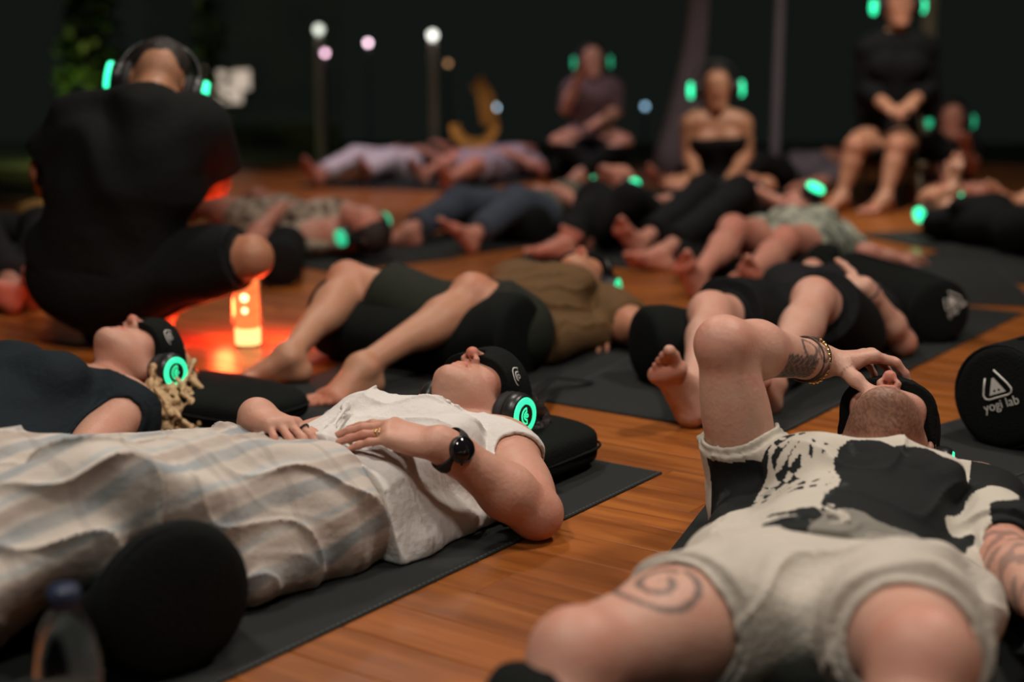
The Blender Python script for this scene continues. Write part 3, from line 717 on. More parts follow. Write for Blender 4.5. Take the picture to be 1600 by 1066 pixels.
def bolster(c, ax, label, r=.108, L=.64, flat=1.0, group=None, squash=0.0, sq0=.08):
    """c: centre of the end that is seen, ax: direction it runs in"""
    ax = nrm(ax); yaw = math.atan2(ax[1], ax[0]); rt = empty('bolster', (c[0], c[1], 0), yaw, label, 'bolster', group)
    M4 = Matrix.Translation((0, 0, c[2])) @ Matrix.Rotation(PI / 2, 4, 'Y') @ Matrix.Diagonal((flat, 1, 1, 1))
    e = .028; prof = [(r - e + e * math.sin(a), e - e * math.cos(a)) for a in np.linspace(0, PI / 2, 6)]
    prof = [(r * .3, -.004), (r * .62, -.003)] + prof + [(r * (1 + .02 * math.sin(PI * t)), e + (L - 2 * e) * t) for t in np.linspace(.08, .92, 9)] + [(r - e + e * math.cos(a), L - e + e * math.sin(a)) for a in np.linspace(0, PI / 2, 6)] + [(r * .5, L + .003)]
    mb = sagged(MB().lathe(prof, 44, M4), rt, .0035, len(label))
    if squash:          # pressed down where the legs lie on it
        for i, p in enumerate(mb.v):
            q_ = min(1, max(0, (p[0] - sq0) / .10)) * min(1, max(0, (L - p[0] - .02) / .1)); q_ = q_ * q_ * (3 - 2 * q_); mb.v[i] = (p[0], p[1] * (1 + squash * .35 * q_), p[2] * (1 - squash * q_))
    mb.build('cover', M['black'], rt)
    for z in ((e * .5, L - e * .5) if not squash else (e * .5,)):
        MB().tube([np.array(M4 @ Vector(((r - .006) * math.cos(a), (r - .006) * math.sin(a), z))) for a in np.linspace(0, 2 * PI, 37)], .0035, 6).build('piping', M['black2'], rt)
    hp = [V(.06 * 0 + L * .5 + x, 0, 0) for x in ()]
    if not squash: MB().tube([np.array(M4 @ Vector((-(r + .004), 0, L * f))) for f in np.linspace(.1, .9, 12)], .003, 6).build('zip', M['black2'], rt)
    return rt
def pillow(c, ax, label, L=.5, W=.26, H=.10, pw=3.2, lean=0.0, group=None):
    ax = nrm(ax); rt = empty('pillow', (c[0], c[1], 0), math.atan2(ax[1], ax[0]), label, 'pillow', group)
    rows = []; n = 40
    for i, b in enumerate(np.linspace(-PI / 2, PI / 2, 22)):
        s_, cc = math.copysign(abs(math.sin(b)) ** (2 / pw), math.sin(b)), abs(math.cos(b)) ** (2 / pw); row = []
        for k in range(n):
            a = 2 * PI * k / n; x = math.copysign(abs(math.cos(a)) ** (2 / 6.5), math.cos(a)); y = math.copysign(abs(math.sin(a)) ** (2 / 4.5), math.sin(a))
            row.append(V(L / 2 * x * max(cc, .02), W / 2 * y * max(cc, .02), c[2] + H / 2 * (1 + s_)))
        rows.append(row)
    sagged(MB().grid(rows, True, True), rt, .004, len(label)).build('cover', M['black'], rt)
    seam = [V(L / 2 * math.copysign(abs(math.cos(a)) ** (2 / 6.5), math.cos(a)), W / 2 * math.copysign(abs(math.sin(a)) ** (2 / 4.5), math.sin(a)), c[2] + H / 2) for a in np.linspace(0, 2 * PI, 49)]
    MB().tube(seam, .003, 6).build('piping', M['black2'], rt)
    return rt

# ================================================================== PEOPLE
def cloth(name, col, noise=.12, ns=25, bump=.35, bs=120, rough=.85): return mat(name, col, rough, noise, ns, bump, bs, .15)
Z = V(0, 0, 1)
# ---- the woman in the middle
b1 = V(.806, -.593, 0); a1 = V(.593, .806, 0)
def plaid():
    m = bpy.data.materials.new('striped_trousers'); m.use_nodes = True; nt = m.node_tree; L = nt.links.new; b = nt.nodes['Principled BSDF']
    b.inputs['Roughness'].default_value = .85; b.inputs['Specular IOR Level'].default_value = .2
    tc = nt.nodes.new('ShaderNodeTexCoord'); sx = nt.nodes.new('ShaderNodeSeparateXYZ')
    n = nt.nodes.new('ShaderNodeTexNoise'); n.inputs['Scale'].default_value = 7; n.inputs['Detail'].default_value = 3; L(tc.outputs['Object'], n.inputs['Vector'])
    vm = nt.nodes.new('ShaderNodeVectorMath'); vm.operation = 'MULTIPLY_ADD'; vm.inputs[1].default_value = (.035, .035, .035); L(n.outputs['Color'], vm.inputs[0]); L(tc.outputs['Object'], vm.inputs[2])
    L(vm.outputs[0], sx.inputs[0])
    s = nt.nodes.new('ShaderNodeMath'); s.operation = 'ADD'; L(sx.outputs[1], s.inputs[0]); L(sx.outputs[2], s.inputs[1])
    f = nt.nodes.new('ShaderNodeMath'); f.operation = 'MULTIPLY'; f.inputs[1].default_value = 7.4; L(s.outputs[0], f.inputs[0])
    fr = nt.nodes.new('ShaderNodeMath'); fr.operation = 'FRACT'; L(f.outputs[0], fr.inputs[0])
    cr = nt.nodes.new('ShaderNodeValToRGB'); e = cr.color_ramp.elements; e[0].position = 0; e[0].color = (.50, .445, .39, 1); e[1].position = 1; e[1].color = (.50, .445, .39, 1)
    for p, c in ((.14, (.52, .465, .41)), (.20, (.27, .305, .32)), (.36, (.25, .29, .31)), (.42, (.52, .47, .42)), (.52, (.34, .28, .24)), (.66, (.36, .29, .25)), (.72, (.54, .49, .43)), (.80, (.36, .40, .41)), (.9, (.52, .465, .41))):
        x = e.new(p); x.color = (*c, 1)
    L(fr.outputs[0], cr.inputs[0])
    n3 = nt.nodes.new('ShaderNodeTexNoise'); n3.inputs['Scale'].default_value = 9; n3.inputs['Detail'].default_value = 5; L(tc.outputs['Object'], n3.inputs['Vector'])
    r3 = nt.nodes.new('ShaderNodeMapRange'); r3.inputs[1].default_value = .35; r3.inputs[2].default_value = .7; r3.inputs[3].default_value = .0; r3.inputs[4].default_value = .62; L(n3.outputs['Fac'], r3.inputs[0])
    mw = nt.nodes.new('ShaderNodeMix'); mw.data_type = 'RGBA'; mw.inputs[7].default_value = (.50, .445, .39, 1); L(cr.outputs[0], mw.inputs[6]); L(r3.outputs[0], mw.inputs[0])
    # fine dark cross lines
    f2 = nt.nodes.new('ShaderNodeMath'); f2.operation = 'MULTIPLY'; f2.inputs[1].default_value = 9.0; L(sx.outputs[0], f2.inputs[0])
    fr2 = nt.nodes.new('ShaderNodeMath'); fr2.operation = 'FRACT'; L(f2.outputs[0], fr2.inputs[0])
    lt = nt.nodes.new('ShaderNodeMath'); lt.operation = 'LESS_THAN'; lt.inputs[1].default_value = .12; L(fr2.outputs[0], lt.inputs[0])
    ml = nt.nodes.new('ShaderNodeMath'); ml.operation = 'MULTIPLY'; ml.inputs[1].default_value = .28; L(lt.outputs[0], ml.inputs[0])
    mx = nt.nodes.new('ShaderNodeMix'); mx.data_type = 'RGBA'; mx.inputs[7].default_value = (.25, .21, .19, 1); L(mw.outputs[2], mx.inputs[6]); L(ml.outputs[0], mx.inputs[0])
    L(mx.outputs[2], b.inputs['Base Color'])
    n2 = nt.nodes.new('ShaderNodeTexNoise'); n2.inputs['Scale'].default_value = 55; n2.inputs['Detail'].default_value = 4; L(tc.outputs['Object'], n2.inputs['Vector'])
    bp = nt.nodes.new('ShaderNodeBump'); bp.inputs['Strength'].default_value = .4; bp.inputs['Distance'].default_value = .006; L(n2.outputs['Fac'], bp.inputs['Height']); L(bp.outputs[0], b.inputs['Normal'])
    return m
M['plaid'] = plaid()
M['tee'] = cloth('white_tee', (.62, .595, .565), .06, 14, .30, 70)
J = dict(front=Z)
J['hd'] = at(752, 630, .145); J['U'] = nrm(a1 + Z * .04); J['F'] = nrm(Z + a1 * .02 - b1 * .02); J['hs'] = 1.0
J['shL'] = at(790, 712, .086); J['shR'] = J['shL'] - b1 * .31
J['elL'] = at(838, 802, .048); J['wrL'] = at(690, 694, .196)
J['pel'] = at(425, 785, .092)
J['nk'] = (J['shL'] + J['shR']) / 2 + nrm((J['shL'] + J['shR']) / 2 - J['pel']) * .03 
J['hpL'] = J['pel'] + b1 * .085; J['hpR'] = J['pel'] - b1 * .085
J['knL'] = V(-.605, 2.00, .195); J['knR'] = V(-.80, 2.13, .16)
J['anL'] = V(-.93, 1.80, .08); J['anR'] = V(-1.12, 1.93, .07)
J['footL'] = (nrm(Z - a1 * .4), a1, -b1); J['footR'] = (nrm(Z - a1 * .4), a1, b1)
kn = J['wrL'] + nrm(V(-.95, .24, .16)) * .09
J['handL'] = dict(D=nrm(kn - J['wrL']), N=nrm(Z + b1 * .35 - a1 * .05), sgn=1, s=1.06, curl=((14, 10, 4), (16, 10, 5), (17, 10, 5), (18, 10, 6)), spread=(4, 1, -2, -5), thumb=(.5, .85, -.25), tbend=6)
J['elR'] = J['shR'] - a1 * .22 - b1 * .10 - Z * .02; J['wrR'] = at(400, 648, .222)
J['handR'] = dict(D=nrm(b1 * .85 - a1 * .15 - Z * .03), N=nrm(Z + b1 * .25 + a1 * .1), sgn=-1, s=.95, curl=((18, 22, 10), (24, 26, 10), (26, 28, 10), (30, 28, 10)), spread=(10, 3, -4, -12), thumb=(.7, .7, -.2), tbend=6)
P1 = Figure(J, 'person in a white tee and striped trousers lying with both hands on the belly', .0034, SK['fair'], 1.0, ANG, fem=True, chest=.86, arm=1.2)
sh, sl = J['shL'], J['elL']
pel = J['pel']; hem = pel + a1 * .05
ex = [limb(J['shL'] - a1 * .01, J['shL'] + (J['elL'] - J['shL']) * .10 - b1 * .01, .062, .064, .02, flat=True), limb(J['shR'], J['shR'] + (J['elR'] - J['shR']) * .4, .066, .068, .02, flat=True)]
# loose cloth that falls from the ribs to the mat on the camera side
for i, (f, bb, zz, r) in enumerate(((.02, .19, .035, .028), (.10, .205, .03, .024), (.18, .195, .035, .028), (.26, .20, .028, .024), (.34, .175, .04, .03))):
    p = pel + a1 * f + b1 * bb + Z * (zz - .11); ex.append(limb(p + Z * .10 - b1 * .05, p, .035, r, .05, a1, 1.7))
for i, (f0, f1, z0, r) in enumerate(((.10, .05, .175, .011), (.155, .13, .18, .010), (.215, .17, .185, .012), (.25, .27, .17, .010), (.30, .32, .16, .011), (.35, .36, .15, .009))):
    ex.append(limb(pel + a1 * f0 + b1 * .10 + Z * (z0 - pel[2]), pel + a1 * f1 + b1 * (.20 + .012 * (i % 2)) + Z * (.03 - pel[2]), r * .8, r * 1.5, .022))
ex += [limb(pel + a1 * .06 + b1 * .06 + Z * .10, pel + a1 * .24 - b1 * .05 + Z * .11, .006, .009, .02), limb(pel + a1 * .10 + b1 * .12 + Z * .07, pel + a1 * .33 + b1 * .13 + Z * .075, .006, .009, .02)]
P1.wear('tee', M['tee'], ('torso',), .012, ex, [(hem + a1 * .02, -a1), (J['nk'] + a1 * .015 + Z * .02, nrm(a1 * .8 + Z * .75))],
        [folds((14, 34, 30), .0055, (40, 12, 0), 3), folds((40, 70, 40), .0026, (24, 40, 60), 8), creases((26, 60, 44), .010, 31), creases((70, 30, 30), .006, 33)])
ex = []
for n, q in (('L', 1), ('R', -1)):
    H, K, A_ = J['hp' + n], J['kn' + n], J['an' + n]
    ex += [limb(H, K, .090, .076, .05), limb(K, K * .22 + A_ * .78, .078, .082, .05, flat=True), limb(H + b1 * .03 * q - Z * .02, K + b1 * .02 * q - Z * .10, .08, .04, .06), limb(K + V(.0, -.02, .0), A_ * .7 + K * .3 + V(0, -.04, -.02), .07, .10, .06, flat=True), limb(K * .75 + H * .25 + Z * .055 + b1 * .02, K * .3 + A_ * .7 + Z * .05 - b1 * .03, .012, .016, .03), limb(K * .95 + H * .05 + Z * .04 - b1 * .05, K * .5 + A_ * .5 + Z * .02 + b1 * .06, .010, .014, .03)]
ex += [limb(pel + b1 * .13 - Z * .03, pel - a1 * .2 + b1 * .15 - Z * .045, .06, .04, .05)]
P1.wear('trousers', M['plaid'], ('thigh',), .02, ex + [blob(pel - Z * .012, [b1, a1, Z], (.195, .14, .10), .04)], [(hem + a1 * .045, a1)], [folds((20, 12, 18), .009, (16, 30, 26), 5, 1.0), folds((52, 34, 44), .003, (20, 60, 40), 9), creases((34, 18, 30), .016, 35, 4), creases((60, 50, 40), .009, 36, 3)])
P, R, Fv, U = J['_head']
hc = P(0, -.03, .05)
M['hairdark'] = mat('dark_hair', (.016, .011, .009), .55, .3, 60, .8, 90, .4)
hp = [blob(P(0, -.035, .045), [R, Fv, U], (.083, .085, .09), .03), blob(P(-.03, -.06, .10), [R, Fv, U], (.06, .05, .05), .03), blob(P(-.07, -.075, .06), [R, Fv, U], (.05, .035, .06), .03)]
P1.hair(M['hairdark'], hp, folds((70, 60, 90), .005, (120, 90, 0), 4), [(P(0, .052, .06), Fv - U * .4)])
eye_mask(P1, 'black padded eye mask on the person in the white tee', ((nrm(-R * .78 + Fv * .62)), .0205, -.5), strap=[P(-.0, -.05, .10), P(.03, -.06, .13), at(865, 590, .04), at(925, 597, .012)])
headphones(P, R, Fv, U, 'black headphones with a bright green ring on the person in the white tee', 1.04, drop=.012)
# watch
def watch(w, D, N, label, r=.0235):
    D = nrm(D); N = nrm(N - D * (N @ D)); T = np.cross(D, N); rt = empty('wristwatch', w, 0, label, 'watch')
    M4 = Matrix(((D[0], T[0], N[0], N[0] * .033), (D[1], T[1], N[1], N[1] * .033), (D[2], T[2], N[2], N[2] * .033), (0, 0, 0, 1)))
    MB().tube([T * .039 * math.cos(a) + N * .033 * math.sin(a) for a in np.linspace(0, 2 * PI, 33)], .002, 8, True, D, 1.0, 5.5).build('band', M['soft'], rt)
    MB().lathe([(r * .9, -.004), (r, -.002), (r, .005), (r * .93, .0075), (r * .86, .0078)], 32, M4).build('case', M['plastic'], rt)
    MB().lathe([(r * .85, .0076), (r * .84, .0084)], 32, M4).build('dial', M['glassface'], rt)
    MB().tube([np.array(M4 @ Vector((r * .9 * math.cos(a), r * .9 * math.sin(a), .0079))) for a in np.linspace(0, 2 * PI, 33)], .0011, 6).build('bezel', M['darkmetal'], rt)
    for q in (-.5, .5): MB().tube([np.array(M4 @ Vector((r * math.sin(q), -r * math.cos(q), .002))), np.array(M4 @ Vector((r * 1.13 * math.sin(q), -r * 1.13 * math.cos(q), .002)))], .0022, 8).build('crown_button', M['darkmetal'], rt)
D = nrm(J['wrL'] - J['elL']); watch(J['wrL'] - D * .02, D, nrm(b1 * .85 + Z * .42 - a1 * .45), 'black round sports watch on the forearm lying nearest the camera')
def ring(p, d, r, label, m, t=.0018):
    d = nrm(d); x = nrm(np.cross(d, Z)); y = np.cross(d, x); rt = empty('ring', p, 0, label, 'ring')
    MB().tube([x * r * math.cos(a) + y * r * math.sin(a) for a in np.linspace(0, 2 * PI, 25)], t, 8).build('band', m, rt)
f = J['_hand']['L'][2]; ring(f[0] * .55 + f[1] * .45, f[1] - f[0], .0098, 'thick gold ring on the hand resting on the white tee', M['gold'], .0017); ring(f[0] * .70 + f[1] * .30, f[1] - f[0], .0099, 'second gold ring next to the thick gold ring', M['gold'], .0013)
f = J['_hand']['R'][0]; ring(f[0] * .5 + f[1] * .5, f[1] - f[0], .0102, 'dark silver ring on the far hand of the person in the white tee', M['darkmetal'], .002)
D = nrm(J['wrR'] - J['elR']); rt = empty('bracelet', J['wrR'] - D * .012, 0, 'black band on the far wrist of the person in the white tee', 'bracelet')
x = nrm(np.cross(D, Z)); y = np.cross(D, x); MB().tube([x * .031 * math.cos(a) + y * .026 * math.sin(a) for a in np.linspace(0, 2 * PI, 25)], .002, 8, True, D, 1, 4).build('band', M['soft'], rt)
yoga_mat(at(1035, 741), 'dark grey mat under the person in the white tee')
bolster(at(282, 945, .11), nrm(V(-.62, .78, 0)), 'black bolster under the knees of the striped trousers', .112, .64, squash=.48, sq0=.02)
pillow((-.064, 2.872, .005), b1, 'flat black pillow under the head of the person in the white tee', .46, .31, .09, pw=5)

# ---- the man on the right, forearm over his face
a2 = nrm(V(.35, .937, 0)); b2 = V(a2[1], -a2[0], 0)
J = dict(front=Z, hs=1.02)
J['hd'] = at(1386, 682, .15); J['U'] = nrm(a2 - Z * .12); J['F'] = nrm(Z + a2 * .12)
J['pel'] = at(1290, 955, .085)
J['shL'] = at(1532, 790, .082); J['shR'] = at(1172, 765, .09)
J['nk'] = (J['shL'] + J['shR']) / 2 + a2 * .045
J['hpR'] = J['pel'] - b2 * .09; J['hpL'] = J['pel'] + b2 * .09
J['knR'] = reach(905, 1030, J['hpR'], .42); J['knL'] = reach(1440, 1035, J['hpL'], .42)
J['anR'] = J['knR'] - a2 * .26 - b2 * .05 - Z * .20; J['anL'] = J['knL'] - a2 * .27 - Z * .19
J['footR'] = (nrm(-a2 + Z * .3 - b2 * .3), nrm(Z + a2 * .3), b2); J['footL'] = (nrm(-a2 + Z * .3 + b2 * .2), nrm(Z + a2 * .3), -b2)
J['elR'] = reach(1130, 538, J['shR'], .275); J['wrR'] = V(.568, 2.565, .284)
kn = reach(1365, 585, J['wrR'], .09, True)
J['handR'] = dict(D=nrm(V(.94, .26, .04)), N=nrm(Z * .9 + a2 * .2), sgn=1, s=1.08, curl=((20, 34, 22), (20, 36, 24), (24, 36, 24), (28, 36, 24)), spread=(6, 1, -3, -8), thumb=(.75, .35, -.65), tbend=8)
J['elL'] = at(1572, 880, .08); J['wrL'] = J['elL'] + nrm(V(-.04, -.9, .06)) * .25
J['handL'] = dict(D=V(0, -1, 0), N=nrm(V(.3, 0, 1)), sgn=1)
P2 = Figure(J, 'person in a patterned tee and beige shorts lying with a forearm over the face', .0042, SK['pale'], 1.0, math.atan2(a2[1], a2[0]), heavy=1.0, chest=.80, arm=1.16)
# tattoos: a block of script and a ring on the forearm, a curl on the thigh, a full sleeve on the other arm
W = P2.W; ink = np.zeros(len(W))
def limb_uv(a, b, ref):
    d = nrm(b - a); x = nrm(ref - d * (ref @ d)); y = np.cross(d, x); q = W - a; t = (q @ d) / np.linalg.norm(b - a); return t, np.arctan2(q @ y, q @ x), np.linalg.norm(q - np.outer(q @ d, d), axis=1)
t, th, rr = limb_uv(J['elR'], J['wrR'], V(0, -1, -.25)); near = rr < .06
blk = near & (t > .42) & (t < .78) & (np.abs(th) < .62)
ink[blk] = .55 + .4 * (np.sin(t[blk] * 95 + 2 * np.sin(th[blk] * 9)) * np.sin(th[blk] * 30) > -.2)
d0 = np.hypot((t - .72) * .25, (th - 1.15) * .036) if False else np.hypot((t - .70) * .25, (np.abs(th + 1.1)) * .036); ink[near & (np.abs(d0 - .017) < .0035)] = .8
d1 = np.hypot((t - .84) * .25, (th + .95) * .034); ink[near & (np.abs(d1 - .012) < .003)] = .7
t, th, rr = limb_uv(J['hpR'], J['knR'], V(-.1, -.3, 1)); near = (rr < .13) & (t > .30) & (t < .97)
X, Y = (t - .66) * .30, th * .062; ra, aa = np.hypot(X, Y), np.arctan2(Y, X)
spir = np.abs(((ra - .010 - .0085 * (aa + PI) / PI) / .026 + .5) % 1 - .5) < .17
ink[near & spir & (ra < .060) & (th > -1.2) & (th < 1.3)] = .74; ink[near & (np.abs(X + .01 - .5 * Y - .05 * np.sin(Y * 40)) < .009) & (Y > .03) & (Y < .11)] = .62
t, th, rr = limb_uv(J['elL'], J['wrL'], Z); near = (rr < .06) & (t > -.1) & (t < 1.0) & (W[:, 0] > .6)
n_ = np.sin(38 * t + 3 * np.sin(2 * th)) + np.sin(3 * th + 14 * t) + np.sin(61 * t * .7 - 5 * th); ink[near & (n_ > .3)] = .5
P2.ink(ink)
def pattern_tee():
    m = bpy.data.materials.new('patterned_tee'); m.use_nodes = True; nt = m.node_tree; L = nt.links.new; b = nt.nodes['Principled BSDF']; b.inputs['Roughness'].default_value = .85; b.inputs['Specular IOR Level'].default_value = .2
    at_ = nt.nodes.new('ShaderNodeAttribute'); at_.attribute_name = 'print'
    tc = nt.nodes.new('ShaderNodeTexCoord'); n = nt.nodes.new('ShaderNodeTexNoise'); n.inputs['Scale'].default_value = 16; n.inputs['Detail'].default_value = 5; L(tc.outputs['Object'], n.inputs['Vector'])
    cr = nt.nodes.new('ShaderNodeValToRGB'); e = cr.color_ramp.elements; cr.color_ramp.interpolation = 'LINEAR'
    e[0].position = 0; e[0].color = (.010, .012, .012, 1); e[1].position = 1; e[1].color = (.50, .46, .39, 1)
    x = e.new(.42); x.color = (.012, .014, .014, 1); x = e.new(.5); x.color = (.44, .41, .35, 1)
    L(at_.outputs['Fac'], cr.inputs[0])
    r = nt.nodes.new('ShaderNodeMapRange'); r.inputs[1].default_value = .64; r.inputs[2].default_value = .72; r.inputs[4].default_value = .35; L(n.outputs['Fac'], r.inputs[0])
    mx = nt.nodes.new('ShaderNodeMix'); mx.data_type = 'RGBA'; mx.inputs[7].default_value = (.10, .13, .13, 1); L(cr.outputs[0], mx.inputs[6]); L(r.outputs[0], mx.inputs[0]); L(mx.outputs[2], b.inputs['Base Color'])
    n2 = nt.nodes.new('ShaderNodeTexNoise'); n2.inputs['Scale'].default_value = 40; n2.inputs['Detail'].default_value = 4; L(tc.outputs['Object'], n2.inputs['Vector'])
    bp = nt.nodes.new('ShaderNodeBump'); bp.inputs['Strength'].default_value = .4; bp.inputs['Distance'].default_value = .006; L(n2.outputs['Fac'], bp.inputs['Height']); L(bp.outputs[0], b.inputs['Normal'])
    return m
pel = J['pel']; sR, sL, eR, eL = J['shR'], J['shL'], J['elR'], J['elL']
ex = [limb(sR, sR + (eR - sR) * .36, .068, .074, .03, flat=True), limb(sL, sL + (eL - sL) * .80, .072, .072, .03, flat=True),
      limb(pel + a2 * .15 - b2 * .165 - Z * .03, sR - b2 * .0 - Z * .05, .06, .06, .05), limb(pel + a2 * .15 + b2 * .165 - Z * .03, sL - Z * .05, .06, .05, .05)]
tee = P2.wear('tee', pattern_tee(), ('torso',), .013, ex, [(pel + a2 * .0, -a2), (J['nk'] + a2 * .03 + Z * .02, nrm(a2 * .75 + Z * .75))], [folds((18, 22, 30), .0045, (40, 12, 0), 13), folds((44, 50, 20), .0018, (0, 0, 0), 18), creases((30, 44, 30), .009, 43)])
vw = coords(tee.data) @ P2.G.R + P2.o; q = vw - pel; lx = q @ b2; ly = q @ a2
wob = .02 * np.sin(31 * ly + 3) + .014 * np.sin(57 * lx + 40 * ly) + .01 * np.sin(90 * lx - 35 * ly)
pr = np.zeros(len(vw))
cream = (lx + .4 * wob < -.035) & (ly > .16 + .5 * wob) & ~((lx < -.165 + .4 * wob) & (ly > .31))
sp = np.sin(150 * lx + 2.2 * np.sin(70 * ly)) * np.sin(135 * ly + 2.4 * np.sin(90 * lx + 1)); pr[cream] = 1; pr[cream & (sp > .42 + .5 * np.sin(40 * lx + 9 * ly)) & (ly > .29) & (ly < .45)] = .25
pr[(ly + wob * .5 > .435) & (lx < .16)] = 1; pr[(np.abs(lx + wob - .19) < .026) & (ly + 1.5 * wob > .2) & (ly < .47)] = 1
pr[(ly < .19 + .6 * wob) & (lx < -.02) & (sp > .1)] = .9; pr[(ly < .155 + wob)] = .15; pr[(ly < .17 + wob) & (lx > -.03)] = .455
da = nrm(eR - sR); ta = (vw - sR) @ da; arm = (ta > .03) & (np.linalg.norm(vw - sR - np.outer(ta, da), axis=1) < .092) & (vw[:, 2] > .10)
end = arm & (ta > .088); pr[end] = .85
attr(tee.data, 'print', pr)
M['shorts'] = cloth('beige_linen', (.49, .445, .385), .08, 18, .35, 90)
ex = []
for n, s_ in (('R', -1), ('L', 1)):
    H, K = J['hp' + n], J['kn' + n]; ex.append(limb(H, H + (K - H) * (.46 if n == 'R' else .66), .106, .100, .04, flat=True))
ex.append(blob(pel, [b2, a2, Z], (.20, .13, .096), .04)); ex.append(limb(pel + a2 * .085 - b2 * .15, pel + a2 * .085 + b2 * .15, .08, .08, .04))
sh_ = P2.wear('shorts', M['shorts'], ('thighX',), .004, ex, [(pel + a2 * .10, a2), (J['hpR'] + (J['knR'] - J['hpR']) * .64, J['knR'] - J['hpR'] - b2 * .12), (J['hpL'] + (J['knL'] - J['hpL']) * .60, J['knL'] - J['hpL'])] if False else [(pel + a2 * .10, a2)], [folds((26, 34, 10), .0055, (10, 44, 0), 25), folds((60, 40, 20), .002, (0, 0, 0), 9), creases((40, 46, 20), .012, 41)])
kt = MB(); c0 = pel + a2 * .085 + Z * .105
kt.tube([c0 + b2 * (.0 + .018 * math.sin(i * .9)) - a2 * (.012 * i) + Z * (.012 - .002 * i) for i in range(9)], .0045, 6); kt.tube([c0 - b2 * .012 - a2 * .004 * i + Z * (.006 + .004 * math.sin(i)) + b2 * .006 * i for i in range(6)], .006, 6)
o = kt.build('drawstring', M['shorts'], None); o.parent = P2.root; o.matrix_parent_inverse = (Matrix.Translation(tuple(P2.o)) @ Matrix.Rotation(P2.G.yaw, 4, 'Z')).inverted()
P, R, Fv, U = J['_head']
M['hairbrown'] = mat('brown_hair', (.05, .028, .014), .6, .3, 60, .8, 90, .4)
P2.hair(M['hairbrown'], [blob(P(0, -.03, .05), [R, Fv, U], (.081, .084, .078), .03)], folds((70, 60, 90), .003, (120, 90, 0), 4), [(P(0, .06, .07), Fv - U * .3)])
qh = np.stack([(P2.W - P(0, 0, 0)) @ R, (P2.W - P(0, 0, 0)) @ Fv, (P2.W - P(0, 0, 0)) @ U], 1)
st_ = np.clip((-.030 - qh[:, 2] - .25 * np.maximum(0, .05 - qh[:, 1])) / .02, 0, 1) * np.clip((qh[:, 1] + .01) / .03, 0, 1) * np.clip((.155 + qh[:, 2]) / .03, 0, 1) * (np.abs(qh[:, 0]) < .09)
st_[(np.abs(qh[:, 2] + .0625) < .010) & (np.abs(qh[:, 0]) < .024) & (qh[:, 1] > .08)] = 0
for pts in J['_hand']['R']:
    for q in pts: st_[((P2.W - q) ** 2).sum(1) < .026 ** 2] = 0
attr(P2.me, 'stubble', .85 * st_ * (.55 + .45 * np.random.default_rng(3).random(len(st_))))
eye_mask(P2, 'black padded eye mask under the tattooed forearm', None)
headphones(P, R, Fv, U, 'black headphones with one green edge showing by the black and cream tee', 1.0, back=.045)
def bangle(p, d, r, label, m, t=.0016, beads=False, w=1.0, tilt=V(0, 0, 0)):
    d = nrm(nrm(d) + tilt); x = nrm(np.cross(d, Z)); y = np.cross(d, x); rt = empty('bracelet', p, 0, label, 'bracelet')
    pts = [x * r * w * math.cos(a) + y * r * math.sin(a) for a in np.linspace(0, 2 * PI, 29)]
    MB().tube(pts, t, 6).build('cord', m, rt)
    if beads:
        for q in pts[:-1]:
            MB().lathe([(.0001, -.0035), (.003, -.002), (.0035, 0), (.003, .002), (.0001, .0035)], 8, Matrix.Translation(tuple(q))).build('bead', M['gold'], rt)
D = J['wrR'] - J['elR']; w_ = J['wrR']
bangle(w_ - nrm(D) * .050, D, .041, 'thin brown cord bracelet nearest the script tattoo', M['cord'], .0022, tilt=V(.1, .1, .1)); bangle(w_ - nrm(D) * .040, D, .043, 'second brown cord bracelet crossing the first', M['cord'], .002, tilt=V(-.2, .1, -.25)); bangle(w_ - nrm(D) * .020, D, .041, 'gold beaded bracelet next to the hand over the face', M['gold'], .001, True, tilt=V(.1, -.2, .1))
yoga_mat(V(*(J['hd'] + a2 * .42 + b2 * .34)[:2], 0), 'dark mat under the person in the patterned tee', ang=math.atan2(a2[1], a2[0]), W=.66)
bolster(V(-.03, 1.53, .075), b2, 'black bolster under the knees of the person in beige shorts', .075, .72, squash=.35)
pillow((*(J['hd'] + a2 * .06)[:2], .005), b2, 'flat black pillow under the head of the person in the patterned tee', .46, .26, .05)

# ---- woman at the left
a3 = nrm(V(.56, .83, 0)); b3 = V(a3[1], -a3[0], 0)
J = dict(front=Z, hs=1.0); J['hd'] = at(222, 572, .135); J['U'] = nrm(a3 - Z * .05); J['F'] = nrm(Z + a3 * .05 - b3 * .05)
m_ = J['hd'] - a3 * .185; J['shL'] = V(*(m_ + b3 * .165)[:2], .09); J['shR'] = V(*(m_ - b3 * .165)[:2], .09); J['nk'] = V(*(m_ + a3 * .03)[:2], .10)
J['pel'] = V(*(m_ - a3 * .46)[:2], .095); J['hpL'] = J['pel'] + b3 * .085; J['hpR'] = J['pel'] - b3 * .085
for n, q in (('L', 1), ('R', -1)):
    J['kn' + n] = J['hp' + n] - a3 * .38 + b3 * q * .06 + Z * .11; J['an' + n] = J['kn' + n] - a3 * .36 - Z * .12; J['foot' + n] = (nrm(Z - a3 * .4), a3, -b3 * q)
J['elL'] = at(124, 712, .06); J['elL'] = J['shL'] + nrm(J['elL'] - J['shL']) * .28; J['wrL'] = J['elL'] - a3 * .22 + b3 * .03; J['elR'] = J['shR'] - a3 * .24 - b3 * .08; J['wrR'] = J['elR'] - a3 * .2 + b3 * .1 + Z * .08
for n, q in (('L', 1), ('R', -1)): J['hand' + n] = dict(D=-a3, N=Z, sgn=q)
P3 = Figure(J, 'person with blonde curls in a dark blue tee lying behind the striped trousers', .005, SK['fair'], 1.0, math.atan2(a3[1], a3[0]), fem=True)
M['navy'] = cloth('dark_blue_tee', (.010, .0155, .0195), .15, 20, .3, 80)
